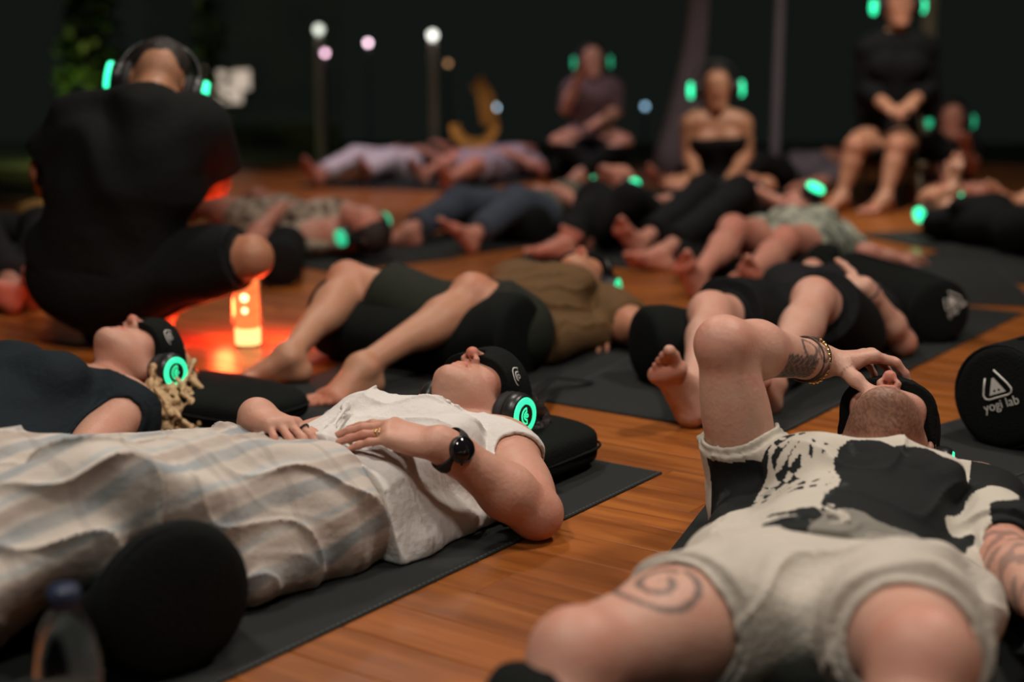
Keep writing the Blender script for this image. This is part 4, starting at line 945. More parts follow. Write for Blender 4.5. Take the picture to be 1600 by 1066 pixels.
ex = [limb(J['sh' + n], J['sh' + n] + (J['el' + n] - J['sh' + n]) * .12, .064, .068, .025, flat=True) for n in 'LR'] + [limb(J['pel'] + b3 * q * .15 - Z * .03, J['sh' + n] - Z * .05, .06, .05, .05) for n, q in (('L', 1), ('R', -1))]
P3.wear('tee', M['navy'], ('torso',), .013, ex, [(J['pel'] - a3 * .10, -a3), (J['nk'] + a3 * .01 + Z * .02, nrm(a3 * .8 + Z * .7))], [folds((12, 26, 24), .005, (40, 12, 0), 33), creases((24, 50, 40), .010, 45)])
M['denim'] = cloth('dark_leggings', (.02, .022, .026))
P3.wear('leggings', M['denim'], ('thigh', 'shin'), .008, [blob(J['pel'], [b3, a3, Z], (.18, .14, .105), .04)], [(J['pel'] + a3 * .02, a3)], None)
P, R, Fv, U = J['_head']
M['blonde'] = mat('blonde_hair', (.50, .33, .17), .5, .45, 50, .9, 90, .5)
hp = [blob(P(0, -.03, .045), [R, Fv, U], (.082, .085, .088), .03)]
r = random.Random(5)
for i in range(64):
    q = P(r.uniform(-.10, -.07), r.uniform(-.06, .02), r.uniform(-.05, .07)); p_ = [q]
    for j in range(7): q = q + (-R * .012 - Z * .014 - a3 * .006 + V(r.uniform(-.016, .016), r.uniform(-.016, .016), 0)); q[2] = max(q[2], .02 + .01 * r.random()); p_.append(q)
    hp += [limb(p_[j], p_[j + 1], .0056, .005, .0035) for j in range(7)]
P3.hair(M['blonde'], hp, folds((70, 60, 90), .004, (120, 90, 0), 4), [(P(0, .062, .055), Fv - U * .4)], .0028)
eye_mask(P3, 'black padded eye mask on the blonde person', ((nrm(-R * .72 + Fv * .7)), .0205, -.5), h=.004)
headphones(P, R, Fv, U, 'black headphones with a green ring on the blonde person', 1.0)
yoga_mat(V(*(J['hd'] + a3 * .3 + b3 * .31)[:2], 0), 'dark mat under the blonde person')
pillow((*(J['hd'] + a3 * .10 + b3 * .10)[:2], .005), b3, 'flat black pillow under the blonde curls', .48, .27, .09)

# ---- man in the middle distance, legs over a bolster
a4 = nrm(V(.44, .9, 0)); b4 = V(a4[1], -a4[0], 0)
J = dict(front=Z, hs=1.02); J['hd'] = at(910, 446, .13); J['U'] = nrm(a4 - Z * .08 - b4 * .1); J['F'] = nrm(Z + a4 * .1)
m_ = J['hd'] - a4 * .21; J['shL'] = V(*(m_ + b4 * .18)[:2], .10); J['shR'] = V(*(m_ - b4 * .18)[:2], .10); J['nk'] = V(*(m_ + a4 * .03)[:2], .11)
J['pel'] = V(*(m_ - a4 * .49)[:2], .11); J['hpL'] = J['pel'] + b4 * .09; J['hpR'] = J['pel'] - b4 * .09
J['anR'] = at(452, 556, .075); J['anL'] = at(566, 574, .075)
J['knR'] = reach(545, 440, J['anR'], .42, True); J['knL'] = reach(740, 462, J['anL'], .42, True)
J['footR'] = (nrm(V(-.95, -.25, -.04)), nrm(V(0, .05, 1)), nrm(V(.2, -1, 0))); J['footL'] = (nrm(V(-.62, -.75, -.05)), nrm(V(0, .1, 1)), nrm(V(-.75, .6, 0)))
J['elL'] = J['shL'] + nrm(b4 * .75 - a4 * .7 - Z * .12) * .20; J['wrL'] = at(945, 512, .05); J['elR'] = J['shR'] - b4 * .12 - a4 * .22; J['wrR'] = J['elR'] - a4 * .22
J['handL'] = dict(D=nrm(V(-.25, -.9, -.1)), N=Z, sgn=1); J['handR'] = dict(D=-a4, N=Z, sgn=-1)
P4 = Figure(J, 'person in a brown tee and dark olive shorts lying with bare feet over a bolster', .0052, SK['warm'], 1.0, math.atan2(a4[1], a4[0]))
M['brown'] = cloth('brown_tee', (.115, .065, .028), .15, 20, .3, 70); M['olive'] = cloth('dark_olive_shorts', (.017, .020, .014), .15, 20)
ex = [limb(J['sh' + n], J['sh' + n] + (J['el' + n] - J['sh' + n]) * .62, .068, .072, .025, flat=True) for n in 'LR'] + [limb(J['pel'] + a4 * .1 + b4 * q * .16 - Z * .04, J['sh' + n] - Z * .06, .06, .05, .05) for n, q in (('L', 1), ('R', -1))]
P4.wear('tee', M['brown'], ('torso',), .014, ex, [(J['pel'] + a4 * .06, -a4), (J['nk'] + a4 * .01 + Z * .02, nrm(a4 * .8 + Z * .7))], [folds((12, 28, 24), .006, (40, 12, 0), 43), creases((24, 50, 40), .012, 46)])
ex = [limb(J['hp' + n], J['hp' + n] + (J['kn' + n] - J['hp' + n]) * .68, .115, .10, .04, flat=True) for n in 'LR'] + [blob(J['pel'], [b4, a4, Z], (.195, .14, .12), .04)]
P4.wear('shorts', M['olive'], ('thighX',), .01, ex, [(J['pel'] + a4 * .085, a4)], [folds((20, 34, 14), .005, (0, 0, 0), 44)])
P, R, Fv, U = J['_head']
P4.hair(M['hairdark'], [blob(P(0, -.03, .05), [R, Fv, U], (.081, .084, .078), .03)], None, [(P(0, .06, .07), Fv - U * .3)])
eye_mask(P4, 'black padded eye mask on the person in the brown tee', ((nrm(-R * .72 + Fv * .7)), .0205, -.5), h=.004)
headphones(P, R, Fv, U, 'black headphones with a green ring on the person in the brown tee', 1.0)
yoga_mat(V(*(J['hd'] + a4 * .25 + b4 * .33)[:2], 0), 'dark mat under the person in the brown tee', ang=math.atan2(a4[1], a4[0]), L=1.75, W=.68)
mk = (J['knL'] + J['knR']) / 2; kd = nrm((J['knL'] - J['knR']) * V(1, 1, 0))
bolster(V(*(J['knL'] + kd * .17 - a4 * .03)[:2], .115), -kd, 'black bolster under the knees of the person in the brown tee', .115, .66, squash=.25)
pillow((*(J['hd'] + a4 * .04)[:2], .005), b4, 'flat black pillow under the head of the person in the brown tee', .46, .26, .05)

# ---- helpers for the people further back
def lying(hd, ang, s=1.0, knees=None, kz=.20, spread=.10, arms=('side', 'side'), feet=None, kneex=.34, shin=.40, roll=0.0):
    a = V(math.cos(ang), math.sin(ang), 0); b = V(a[1], -a[0], 0)
    J = dict(front=Z, hs=s); J['hd'] = np.array(hd, float); J['U'] = nrm(a - Z * .05); J['F'] = nrm(Z + a * .05 + b * roll)
    m_ = J['hd'] - a * .205 * s
    for n, q in (('L', 1), ('R', -1)):
        J['sh' + n] = V(*(m_ + b * q * .168 * s)[:2], .095)
        J['hp' + n] = V(*(m_ - a * .48 * s + b * q * .088 * s)[:2], .10)
        if knees: K, A_ = knees[n]
        else:
            K = J['hp' + n] - a * kneex * s + b * q * spread; K[2] = kz; A_ = K - a * math.sqrt(max(.01, shin ** 2 - (kz - .07) ** 2)) * s + b * q * .03; A_[2] = .07
        J['kn' + n], J['an' + n] = K, A_
        J['foot' + n] = (nrm(-a * .55 + Z * .8 + b * q * .35), nrm(Z * .5 + a * .8), -b * q) if not feet else feet[n]
        S = J['sh' + n]; md = arms[0 if n == 'L' else 1]
        if md == 'side': E_ = S - a * .25 * s + b * q * .10; W_ = E_ - a * .22 * s + b * q * .03; E_[2] = W_[2] = .05; hd_ = -a
        elif md == 'belly': E_ = S - a * .17 * s + b * q * .17; E_[2] = .06; W_ = m_ - a * .28 * s + b * q * .10; W_[2] = .20; hd_ = nrm(-b * q - a * .2)
        elif md == 'spread': E_ = S - a * .10 * s + b * q * .26; W_ = E_ - a * .05 * s + b * q * .25; E_[2] = W_[2] = .05; hd_ = b * q
        elif md == 'up': E_ = S + a * .16 * s + b * q * .20; W_ = E_ + a * .18 - b * q * .12; E_[2] = W_[2] = .06; hd_ = a
        else: E_, W_, hd_ = md
        J['el' + n], J['wr' + n] = E_, W_
        J['hand' + n] = dict(D=hd_, N=nrm(Z + V(0, 0, 0)), sgn=q)
    J['pel'] = (J['hpL'] + J['hpR']) / 2; J['nk'] = V(*(m_ + a * .03)[:2], .105)
    J['a'], J['b'] = a, b
    return J
def dress(f, top=None, bottom=None, leg=.62, sleeve=.4, hem=.06, fem=False, neck=True, strapless=False, name=('tee', 'shorts'), seed=1, legw=.0, folds_=True, skirt=False):
    J = f.J; up = nrm(J['nk'] - J['pel']); fr = nrm(J['front']); sd = nrm(J['shR'] - J['shL']); hp = J['pel']; h = max(f.h, .004)
    if top is not None:
        ex = []
        if sleeve: ex += [limb(J['sh' + n], J['sh' + n] + (J['el' + n] - J['sh' + n]) * sleeve, .066, .068 if sleeve < .8 else .055, .03, flat=True) for n in 'LR']
        if sleeve > 1: ex += [limb(J['el' + n], J['el' + n] + (J['wr' + n] - J['el' + n]) * (sleeve - 1), .058, .05, .03, flat=True) for n in 'LR']
        cuts = [(hp + up * hem, -up)]
        cuts.append((J['nk'] + up * (.05 if abs(up[2]) > .6 and not strapless else .01 if not strapless else -.115) + fr * .02, up if strapless or abs(up[2]) > .6 else nrm(up * .8 + fr * .7)))
        f.wear(name[0], top, ('torso',), .014, ex, cuts, folds((14, 26, 22), .005, (36, 12, 0), seed) if folds_ else None, hollow=f.h < .006)
    if bottom is not None:
        ex = []
        for n in 'LR':
            H, K, A_ = J['hp' + n], J['kn' + n], J['an' + n]
            if leg <= 1: ex.append(limb(H, H + (K - H) * leg, .112 + legw, .096 + legw, .04, flat=True))
            else: ex += [limb(H, K, .112 + legw, .078 + legw, .04), limb(K, K + (A_ - K) * (leg - 1), .074 + legw, .062 + legw, .03, flat=True)]
        if skirt: ex += [limb(J['hpL'] * .6 + J['knL'] * .4, J['hpR'] * .6 + J['knR'] * .4, .09, .09, .05), limb(J['hpL'] * .3 + J['knL'] * .7, J['hpR'] * .3 + J['knR'] * .7, .07, .07, .05)]
        ex.append(blob(hp, [sd, up, nrm(np.cross(sd, up))], (.19, .14, .118), .04))
        f.wear(name[1], bottom, ('none',), .01, ex, [(hp + up * (hem + .03), up)], folds((20, 30, 14), .005, (0, 0, 0), seed + 3) if folds_ else None, hollow=f.h < .006)
def crop_hair(f, m, r=(.083, .088, .086), long=0.0, bun=False):
    P, R, Fv, U = f.J['_head']; pr = [blob(P(0, -.024, .052), [R, Fv, U], r, .03)]
    if long: pr += [limb(P(.05 * q, -.06, .0), P(.06 * q, -.07, -long), .035, .02, .03) for q in (-1, 0, 1)]
    if bun: pr.append(blob(P(0, -.09, .11), [R, Fv, U], (.04, .04, .04), .01))
    f.hair(m, pr, folds((70, 60, 90), .003, (110, 90, 0), 4), [(P(0, .066, .07), Fv - U * .35)])
HR = M['hairdark']
def fab(name, col, n=.12, ns=20): return cloth(name, col, n, ns, .3, 60)
def phones(f, label, s=1.05, dim=False, rs=1.0, full=False, **k):
    k.setdefault('depth', .012); k.setdefault('glow', M['glowdim'] if dim else M['glowfar'])
    P, R, Fv, U = f.J['_head']; return headphones(P, R, Fv, U, label, s, dim, full, ringscale=rs, **k)

# ---- person in black with a hand on the belly, feet towards the camera
a5 = nrm(V(.26, .966, 0)); ank = {'L': at(1200, 598, .075), 'R': at(1082, 614, .075)}
hd5 = V(.985, 4.50, .12)
kn5 = {'L': (reach(1272, 470, ank['L'], .42, True), ank['L']), 'R': (reach(1112, 492, ank['R'], .41, True), ank['R'])}
J = lying(hd5, math.atan2(a5[1], a5[0]), 1.0, kn5, feet={'R': (nrm(V(-.45, -.35, .85)), nrm(V(.35, .8, .45)), V(1, -.2, 0)), 'L': (nrm(V(-.35, -.6, .6)), nrm(V(.3, .6, .7)), V(-1, 0, 0))})
J['F'] = nrm(Z * .35 - J['b'] * .6 + a5 * .3); J['elL'] = at(1410, 536, .045); J['wrL'] = aty(1352, 448, 3.84)
J['handL'] = dict(D=nrm(V(-.92, .30, .10)), N=nrm(V(.1, -.45, .85)), sgn=1, curl=((12, 14, 8),) * 4, spread=(6, 2, -2, -6), thumb=(.7, .6, .3))
P5 = Figure(J, 'person in black lying with one hand on the belly, behind the tattooed arm', .0052, SK['pale'], 1.0, math.atan2(a5[1], a5[0]), fem=True)
M['blackcloth'] = fab('black_cotton', (.0055, .006, .006)); M['blackwashed'] = fab('washed_black_cotton', (.010, .010, .011))
dress(P5, M['blackwashed'], M['blackcloth'], .80, .35, .02, seed=51, name=('tee', 'loose_shorts'), legw=.012)
crop_hair(P5, HR); bangle(J['wrL'] - nrm(J['wrL'] - J['elL']) * .02, J['wrL'] - J['elL'], .031, 'dark brown cord bracelet on the forearm of the person in black', M['cord'], .003)
yoga_mat(V(1.70, 4.66, 0), 'dark mat under the person in black', ang=ANG, L=1.95, W=.70)
c5 = at(1003, 541, .105); bolster(c5, nrm(V(*(kn5['L'][0] - c5)[:2], 0) + V(-.02, .10, 0)), 'round black bolster left of the bare feet of the person in black', .104, .62, squash=.12)
eye_mask(P5, 'black eye mask on the person in black', None, h=.005)

# ---- woman in the pale patterned top, arms spread
J = lying(V(1.27, 6.25, .13), math.radians(80), .98, kneex=.30, kz=.30, spread=.07, arms=('side', 'spread'))
J['knR'] = V(.835, 5.34, .20); J['knL'] = V(1.005, 5.20, .175)
J['anR'] = V(.655, 5.0, .07); J['anL'] = V(.79, 4.88, .07)
for n in 'LR': J['an' + n][2] = max(J['an' + n][2], .06)
J['hd'] = J['hd'] + V(0, .0, .045); J['F'] = nrm(-J['b'] * .8 + Z * .35 - J['a'] * .1); J['U'] = nrm(J['a'] + Z * .25)
J['elL'] = at(1345, 395, .05); J['wrL'] = at(1395, 402, .035); J['handL'] = dict(D=nrm(V(.9, .1, 0)), N=Z, sgn=1)
J['elR'] = J['shR'] + V(-.10, -.26, -.04); J['wrR'] = J['elR'] + V(-.04, -.22, .0)
def leafprint(name, c1, c2, sc_=26, thr=.5):
    m = fab(name, c1); nt = m.node_tree; b = nt.nodes['Principled BSDF']; tc = nt.nodes.new('ShaderNodeTexCoord')
    n = nt.nodes.new('ShaderNodeTexVoronoi'); n.inputs['Scale'].default_value = sc_; nt.links.new(tc.outputs['Object'], n.inputs['Vector'])
    cr = nt.nodes.new('ShaderNodeValToRGB'); cr.color_ramp.elements[0].position = thr - .08; cr.color_ramp.elements[1].position = thr + .08
    cr.color_ramp.elements[0].color = (*c2, 1); cr.color_ramp.elements[1].color = (*c1, 1); nt.links.new(n.outputs['Distance'], cr.inputs[0]); nt.links.new(cr.outputs[0], b.inputs['Base Color']); return m
M['palesage'] = leafprint('pale_sage_print', (.36, .37, .29), (.14, .16, .13))
P6 = Figure(J, 'person in a pale patterned outfit lying with bent bare legs and arms spread', .008, SK['pink'], .98, math.radians(79), fem=True)
dress(P6, M['palesage'], M['palesage'], .55, .9, .02, seed=61)
crop_hair(P6, HR); phones(P6, 'headphones with a green light on the person in the pale patterned outfit', 1.05)
pillow((*(J['hd'] + J['a'] * .05)[:2], .005), J['b'], 'black pillow under the head of the person in the pale patterned outfit', .46, .27, .13)
mk = (J['knL'] + J['knR']) / 2; bolster(V(*(mk + J['b'] * .30 + J['a'] * .05)[:2], .08), -J['b'], 'black bolster under the bare knees of the person in the pale outfit', .08, .60, squash=.35)
yoga_mat(V(*(J['hd'] + J['a'] * .25 + J['b'] * .33)[:2], 0), 'dark mat under the person in the pale patterned outfit', ang=math.radians(79), W=.66)
# bolsters and mats on the right
c1_ = V(1.262, 4.12, .10); ax1 = nrm(V(-.2, .98, 0)); bolster(c1_, ax1, 'black bolster with a white mark on its end, right of the person in black', .10, .62)
yoga_mat(V(1.98, 5.78, 0), 'dark mat lying beyond the bolster with the white mark', ang=math.radians(80), L=1.0, W=.62)
def emblem(base, X, Y, N, s, m, parent=None, label='white printed triangle mark with lettering on the near black bolster'):
    """triangle in a rounded triangle outline, open at the top, with the letters under it"""
    rt = empty('printed_mark', base, 0, label, 'print') if parent is None else parent
    off = V(0, 0, 0) if parent is None else np.array(base)
    def Q(x, y): return off + (X * x + Y * y) * s + N * .0012
    mb = MB()
    mb.tube([Q(-.10, .52), Q(.0, .52), Q(.0, .52)] if False else [Q(-.30, .42), Q(-.46, .10), Q(-.56, -.14), Q(-.52, -.27), Q(-.40, -.33), Q(.40, -.33), Q(.52, -.27), Q(.56, -.14), Q(.46, .08), Q(.12, .62)], .034 * s, 6, True, N, 1.0)
    i = len(mb.v); mb.v += [tuple(Q(-.33, -.2)), tuple(Q(.33, -.2)), tuple(Q(0.03, .36)), tuple(Q(-.06, .36))]; mb.f.append((i, i + 1, i + 2, i + 3)); mb.build('triangle_outline', m, rt)
    d = MB()
    for x, y in ((-.09, -.08), (.09, -.08)): d.lathe([(.045 * s, 0), (.045 * s, .0008)], 8, Matrix.Translation(tuple(Q(x, y))) @ Vector(tuple(N)).to_track_quat('Z', 'Y').to_matrix().to_4x4())
    d.build('dark_dot', M['black'], rt)
    cu = bpy.data.curves.new('lettering', 'FONT'); cu.body = 'yogi lab'; cu.size = .46 * s; cu.align_x = 'CENTER'; cu.extrude = .0003; cu.offset = .004 * s * 0
    o = bpy.data.objects.new('lettering_curve', cu); C.objects.link(o); bpy.context.view_layer.update()
    me = bpy.data.meshes.new_from_object(o.evaluated_get(bpy.context.evaluated_depsgraph_get())); bpy.data.objects.remove(o); o = link('lettering', me, m, rt)
    p = Q(0, -.72); o.matrix_local = Matrix(((X[0], Y[0], N[0], p[0]), (X[1], Y[1], N[1], p[1]), (X[2], Y[2], N[2], p[2]), (0, 0, 0, 1)))
    return rt
c7 = at(1560, 622, .118); ax7 = nrm(V(.76, .65, 0)); br = bolster(c7, ax7, 'big black bolster printed with a white triangle mark at the right edge', .118, .66)
tX = V(ax7[1], -ax7[0], 0); tl = math.radians(24); Xe, Ye = tX * math.cos(tl) + Z * math.sin(tl), Z * math.cos(tl) - tX * math.sin(tl)
M['printw'] = mat('white_ink', (.60, .60, .56), .7)
em = emblem(V(0, 0, 0), Xe, Ye, -ax7, .062, M['printw'])
em.location = tuple(c7 - ax7 * .0045 + Z * .022 - tX * .004)
yoga_mat(V(1.72, 3.36, 0), 'dark mat under the big printed bolster at the right edge', ang=math.atan2(.65, .76), L=1.05, W=.34)
X1 = V(ax1[1], -ax1[0], 0); em = emblem(V(0, 0, 0), X1 * .8 + Z * .6, Z * .8 - X1 * .6, -ax1, .05, M['printw'], label='small white printed mark on the bolster right of the person in black'); em.location = tuple(c1_ - ax1 * .0045 + Z * .035 + X1 * .03)
yoga_mat(V(2.75, 6.3, 0), 'dark mat at the far right beyond the bolsters', ang=ANG, L=1.3, W=.66)

# ---- crouching man in black, back to the camera
sk0 = SK['tan']
J = dict(front=nrm(V(-.15, .9, .1)), hs=1.04)
J['pel'] = aty(165, 420, 4.12); J['nk'] = aty(222, 182, 4.02); J['hd'] = aty(246, 134, 4.17); J['U'] = nrm(V(.02, .80, .60)); J['F'] = nrm(V(-.25, .55, -.80))
J['shL'] = aty(118, 196, 4.06); J['shR'] = aty(318, 200, 4.10)
J['hpL'] = J['pel'] + V(-.10, 0, -.01); J['hpR'] = J['pel'] + V(.10, .0, -.01)
J['knR'] = aty(392, 400, 4.02); J['anR'] = aty(250, 488, 4.16); J['knL'] = J['hpL'] + V(-.10, .40, .12); J['anL'] = aty(158, 528, 4.20); J['anL'][2] = .085
J['anR'][2] = max(J['anR'][2], .10)
J['footR'] = (nrm(V(-.2, .85, -.35)), nrm(V(0, .35, .9)), V(-1, 0, 0)); J['footL'] = (nrm(V(0, 1, -.05)), Z, V(1, 0, 0))
J['elL'] = aty(72, 268, 4.10); J['wrL'] = aty(95, 330, 4.32); J['elR'] = aty(338, 285, 4.22); J['wrR'] = aty(292, 290, 4.42)
J['handL'] = dict(D=nrm(V(.4, .8, -.2)), N=Z, sgn=1); J['handR'] = dict(D=nrm(V(-.4, .8, -.2)), N=Z, sgn=-1)
P0 = Figure(J, 'person in a black tee and shorts crouching with the back to the camera', .006, sk0, 1.05, 0.0, heavy=1.08)
M['blacktee'] = fab('black_tee', (.0055, .0062, .0058), .2, 30)
up0 = nrm(J['nk'] - J['pel'])
ex = [limb(J['sh' + n], J['sh' + n] + (J['el' + n] - J['sh' + n]) * .72, .082, .082, .04, flat=True) for n in 'LR'] + [limb(J['pel'] + up0 * .05, J['pel'] + up0 * .36, .14, .125, .06, V(1, 0, 0), 1.45), limb(J['pel'] + up0 * .30, J['nk'] - up0 * .10, .125, .10, .06, V(1, 0, 0), 1.7)]
P0.wear('tee', M['blacktee'], ('torso',), .016, ex, [(J['pel'] - up0 * .02, -up0), (J['nk'] + up0 * .10, up0)], [folds((8, 4, 30), .007, (30, 12, 20), 3)])
ex = [limb(J['hp' + n], J['hp' + n] + (J['kn' + n] - J['hp' + n]) * .90, .125, .098, .05, flat=True) for n in 'LR'] + [blob(J['pel'] - V(0, .01, .03), np.eye(3), (.21, .15, .16), .05)]
P0.wear('shorts', M['blackcloth'], ('none',), .01, ex, [(J['pel'] + up0 * .27, up0)], [folds((20, 12, 24), .005, (0, 0, 0), 7)])
sh = MB()
crop_hair(P0, HR, (.083, .088, .085)); phones(P0, 'black headphones glowing green on the crouching person', 1.1, full=True)
M['shoe'] = mat('black_shoe', (.012, .012, .012), .6)
A = P0.G.add(P0.G.new(), pick(P0.B, 'foot'), .007); P0.G.cut(A, V(0, 0, J['anR'][2] * 0 + .35), Z); np.maximum(A, ((P0.G.X[0])[:, None, None] - P0.G.L(J['anR'])[0] + .05 > 0) * BIG * 2 - BIG, out=A)
link('shoe', P0.G.mesh(A, 'shoe'), M['shoe'], P0.root)
# ---- candle lantern
cp = at(388, 541, 0); lt = empty('candle_lantern', cp, 0, 'tall glass lantern with a glowing orange candle on the floor', 'lantern')
M['glass'] = mat('thin_glass', (1, 1, 1), .05); M['glass'].node_tree.nodes['Principled BSDF'].inputs['Transmission Weight'].default_value = 1.0; M['glass'].node_tree.nodes['Principled BSDF'].inputs['IOR'].default_value = 1.02
def shell(prof, n=28): return MB().lathe(prof, n)
shell([(.043, .0), (.043, .006), (.044, .215), (.0415, .215), (.040, .008), (.02, .007)]).build('glass_cylinder', M['glass'], lt)
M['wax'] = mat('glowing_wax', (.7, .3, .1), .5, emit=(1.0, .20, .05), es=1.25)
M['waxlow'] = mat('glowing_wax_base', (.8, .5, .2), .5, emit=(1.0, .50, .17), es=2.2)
shell([(.034, .055), (.036, .06), (.037, .19), (.034, .197), (.010, .194)]).build('candle', M['wax'], lt)
shell([(.037, .008), (.038, .012), (.038, .053), (.034, .056)]).build('candle_base', M['waxlow'], lt)
fl_ = mat('flame', (1, .8, .4), .5, emit=(1.0, .74, .34), es=3.2)
for z_, r_ in ((.150, .013), (.112, .0105)):
    MB().lathe([(r_ * math.sin(a) + 1e-4, -r_ * 1.1 * math.cos(a)) for a in np.linspace(0, PI, 10)], 14, Matrix.Translation((.0, -.030, z_))).build('light', fl_, lt)
for q in (.06, .12): MB().tube([V(.0375 * math.cos(a), .0375 * math.sin(a), .02 + q + .03 * a / 6.28) for a in np.linspace(0, 2 * PI, 25)], .0008, 5).build('wire', M['gold'], lt)
def clamp(watt, p, col, r):
    l = bpy.data.lights.new('candle_light', 'POINT'); l.energy = watt; l.color = col; l.shadow_soft_size = r
    o = bpy.data.objects.new('candle_light', l); C.objects.link(o); o.location = tuple(p); return o
for q in (-1, 1): clamp(4.5, cp + V(.085 * q, .085, .085), (1.0, .075, .02), .035)
clamp(1.6, cp + V(-.06, -.03, .20), (1.0, .10, .02), .03)
# ---- bottle, bottom left
M['water'] = mat('clear_plastic', (.95, .97, .96), .04); _b = M['water'].node_tree.nodes['Principled BSDF']; _b.inputs['Transmission Weight'].default_value = 1.0; _b.inputs['IOR'].default_value = 1.33
M['bluecap'] = mat('blue_cap', (.012, .022, .055), .4)
bp_ = at(100, 940, .235); bt = empty('water_bottle', (bp_[0], bp_[1], 0), 0, 'clear plastic water bottle with a dark blue cap at the bottom left', 'bottle')
MB().lathe([(.030, .0), (.036, .004), (.0375, .02), (.0375, .06), (.0355, .065), (.0375, .07), (.0375, .15), (.036, .175), (.030, .200), (.020, .218), (.0145, .226), (.0145, .238), (.0125, .238)], 32).build('body', M['water'], bt)
cpb = MB(); cpb.lathe([(.0165, .228), (.0168, .230), (.0168, .250), (.0155, .2525), (.005, .253)], 28)
for k in range(28): cpb.tube([V(.0168 * math.cos(2 * PI * k / 28), .0168 * math.sin(2 * PI * k / 28), .231), V(.0168 * math.cos(2 * PI * k / 28), .0168 * math.sin(2 * PI * k / 28), .249)], .0007, 4)
cpb.build('cap', M['bluecap'], bt)
MB().lathe([(.0378, .085), (.0379, .088), (.0379, .132), (.0378, .135)], 32).build('label', mat('dark_label', (.02, .022, .02), .5), bt)

# ================================================================== further back
hB = .0105
def bgman(J, label, sk, ang, s=1.0, fem=False, **k): return Figure(J, label, hB, SK[sk], s, ang, fem=fem, detail=k.pop('detail', False), **k)
# seated, facing the camera
def seated(hd, nk, pel, sw, kn, an, el, wr, s=1.0, front=V(0, -1, .05)):
    J = dict(front=front, hs=s, hd=hd, nk=nk, pel=pel, U=nrm(hd - nk + Z * .1), F=nrm(front + V(0, 0, -.05)))
    for n, q in (('R', -1), ('L', 1)):
        J['sh' + n] = nk + V(q * sw, .0, -.055); J['hp' + n] = pel + V(q * .09, 0, -.01)
        J['kn' + n], J['an' + n], J['el' + n], J['wr' + n] = kn[n], an[n], el[n], wr[n]
        J['hand' + n] = dict(D=nrm(wr[n] - el[n] + V(0, -.1, 0)), N=nrm(Z - V(0, .3, 0)), sgn=-1 if n == 'R' else 1)
        J['foot' + n] = (nrm(V(-q * .9, -.3, -.1)), nrm(V(0, .2, 1)), V(0, -1, 0))
    return J
J = seated(aty(1119, 138, 8.4), aty(1120, 180, 8.42), aty(1120, 292, 8.5), .155, dict(R=aty(1048, 292, 8.1), L=aty(1196, 292, 8.1)), dict(R=V(1.28, 8.0, .07), L=V(1.10, 7.95, .07)),
    dict(R=aty(1076, 243, 8.42), L=aty(1166, 243, 8.42)), dict(R=aty(1093, 282, 8.15), L=aty(1140, 280, 8.15)))
f = bgman(J, 'bare shouldered person in a strapless black top sitting cross legged', 'tan', 0.0, fem=True, detail=True)
dress(f, M['blackcloth'], M['blackcloth'], 1.95, 0, .0, strapless=True, folds_=False, name=('strapless_top', 'trousers')); crop_hair(f, HR, bun=True); phones(f, 'headphones with two green lights on the bare shouldered person', 1.2)
pillow((*J['pel'][:2], .0), V(1, 0, 0), 'black cushion under the bare shouldered person', .5, .4, .10)
# on a low stool, head cut by the top of the picture
J = seated(aty(1404, 8, 8.4), aty(1402, 62, 8.42), aty(1385, 222, 8.5), .17, dict(R=aty(1336, 230, 7.95), L=aty(1403, 230, 7.95)), dict(R=aty(1314, 318, 7.9), L=aty(1382, 320, 7.85)),
    dict(R=aty(1352, 140, 8.45), L=aty(1452, 140, 8.45)), dict(R=aty(1385, 165, 8.2), L=aty(1425, 160, 8.2)), 1.05)
for n, q in (('R', -1), ('L', 1)): J['foot' + n] = (nrm(V(-.75, -.6, -.05)), Z, V(-q, 0, 0)); J['an' + n][2] = .085
f = bgman(J, 'person in black with bare shins sitting on a low stool', 'warm', 0.0, 1.06, heavy=1.1)
dress(f, M['blackcloth'], M['blackcloth'], .80, 1.7, .0, folds_=False); crop_hair(f, HR); phones(f, 'headphones with green lights at the top edge of the picture', 1.15)
st = empty('low_stool', (J['pel'][0], J['pel'][1], 0), 0, 'dark low stool under the person with bare shins', 'stool'); zs = J['pel'][2] - .11
MB().box((-.2, -.17, zs - .035), (.2, .17, zs), .008).build('seat', M['barkpost'], st)
for sx in (-1, 1):
    for sy in (-1, 1): MB().tube([V(.16 * sx, .13 * sy, zs - .03), V(.18 * sx, .15 * sy, 0)], .016, 8).build('leg', M['barkpost'], st)
# sitting at the far right with forearms up
J = seated(aty(1486, 188, 9.0), aty(1484, 216, 9.0), aty(1478, 300, 9.05), .15, dict(R=aty(1425, 305, 8.7), L=aty(1540, 305, 8.7)), dict(R=V(2.85, 8.6, .07), L=V(2.6, 8.55, .07)),
    dict(R=aty(1458, 262, 8.95), L=aty(1517, 262, 8.9)), dict(R=aty(1478, 282, 8.75), L=aty(1508, 222, 8.75)), .95)
f = bgman(J, 'person in dark clothes sitting with one forearm raised near the right edge', 'pink', 0.0, .95)
dress(f, M['blackwashed'], M['blackcloth'], 1.9, .4, .0, folds_=False); crop_hair(f, HR); phones(f, 'headphones with two dim green lights near the right edge', 1.1, dim=True)
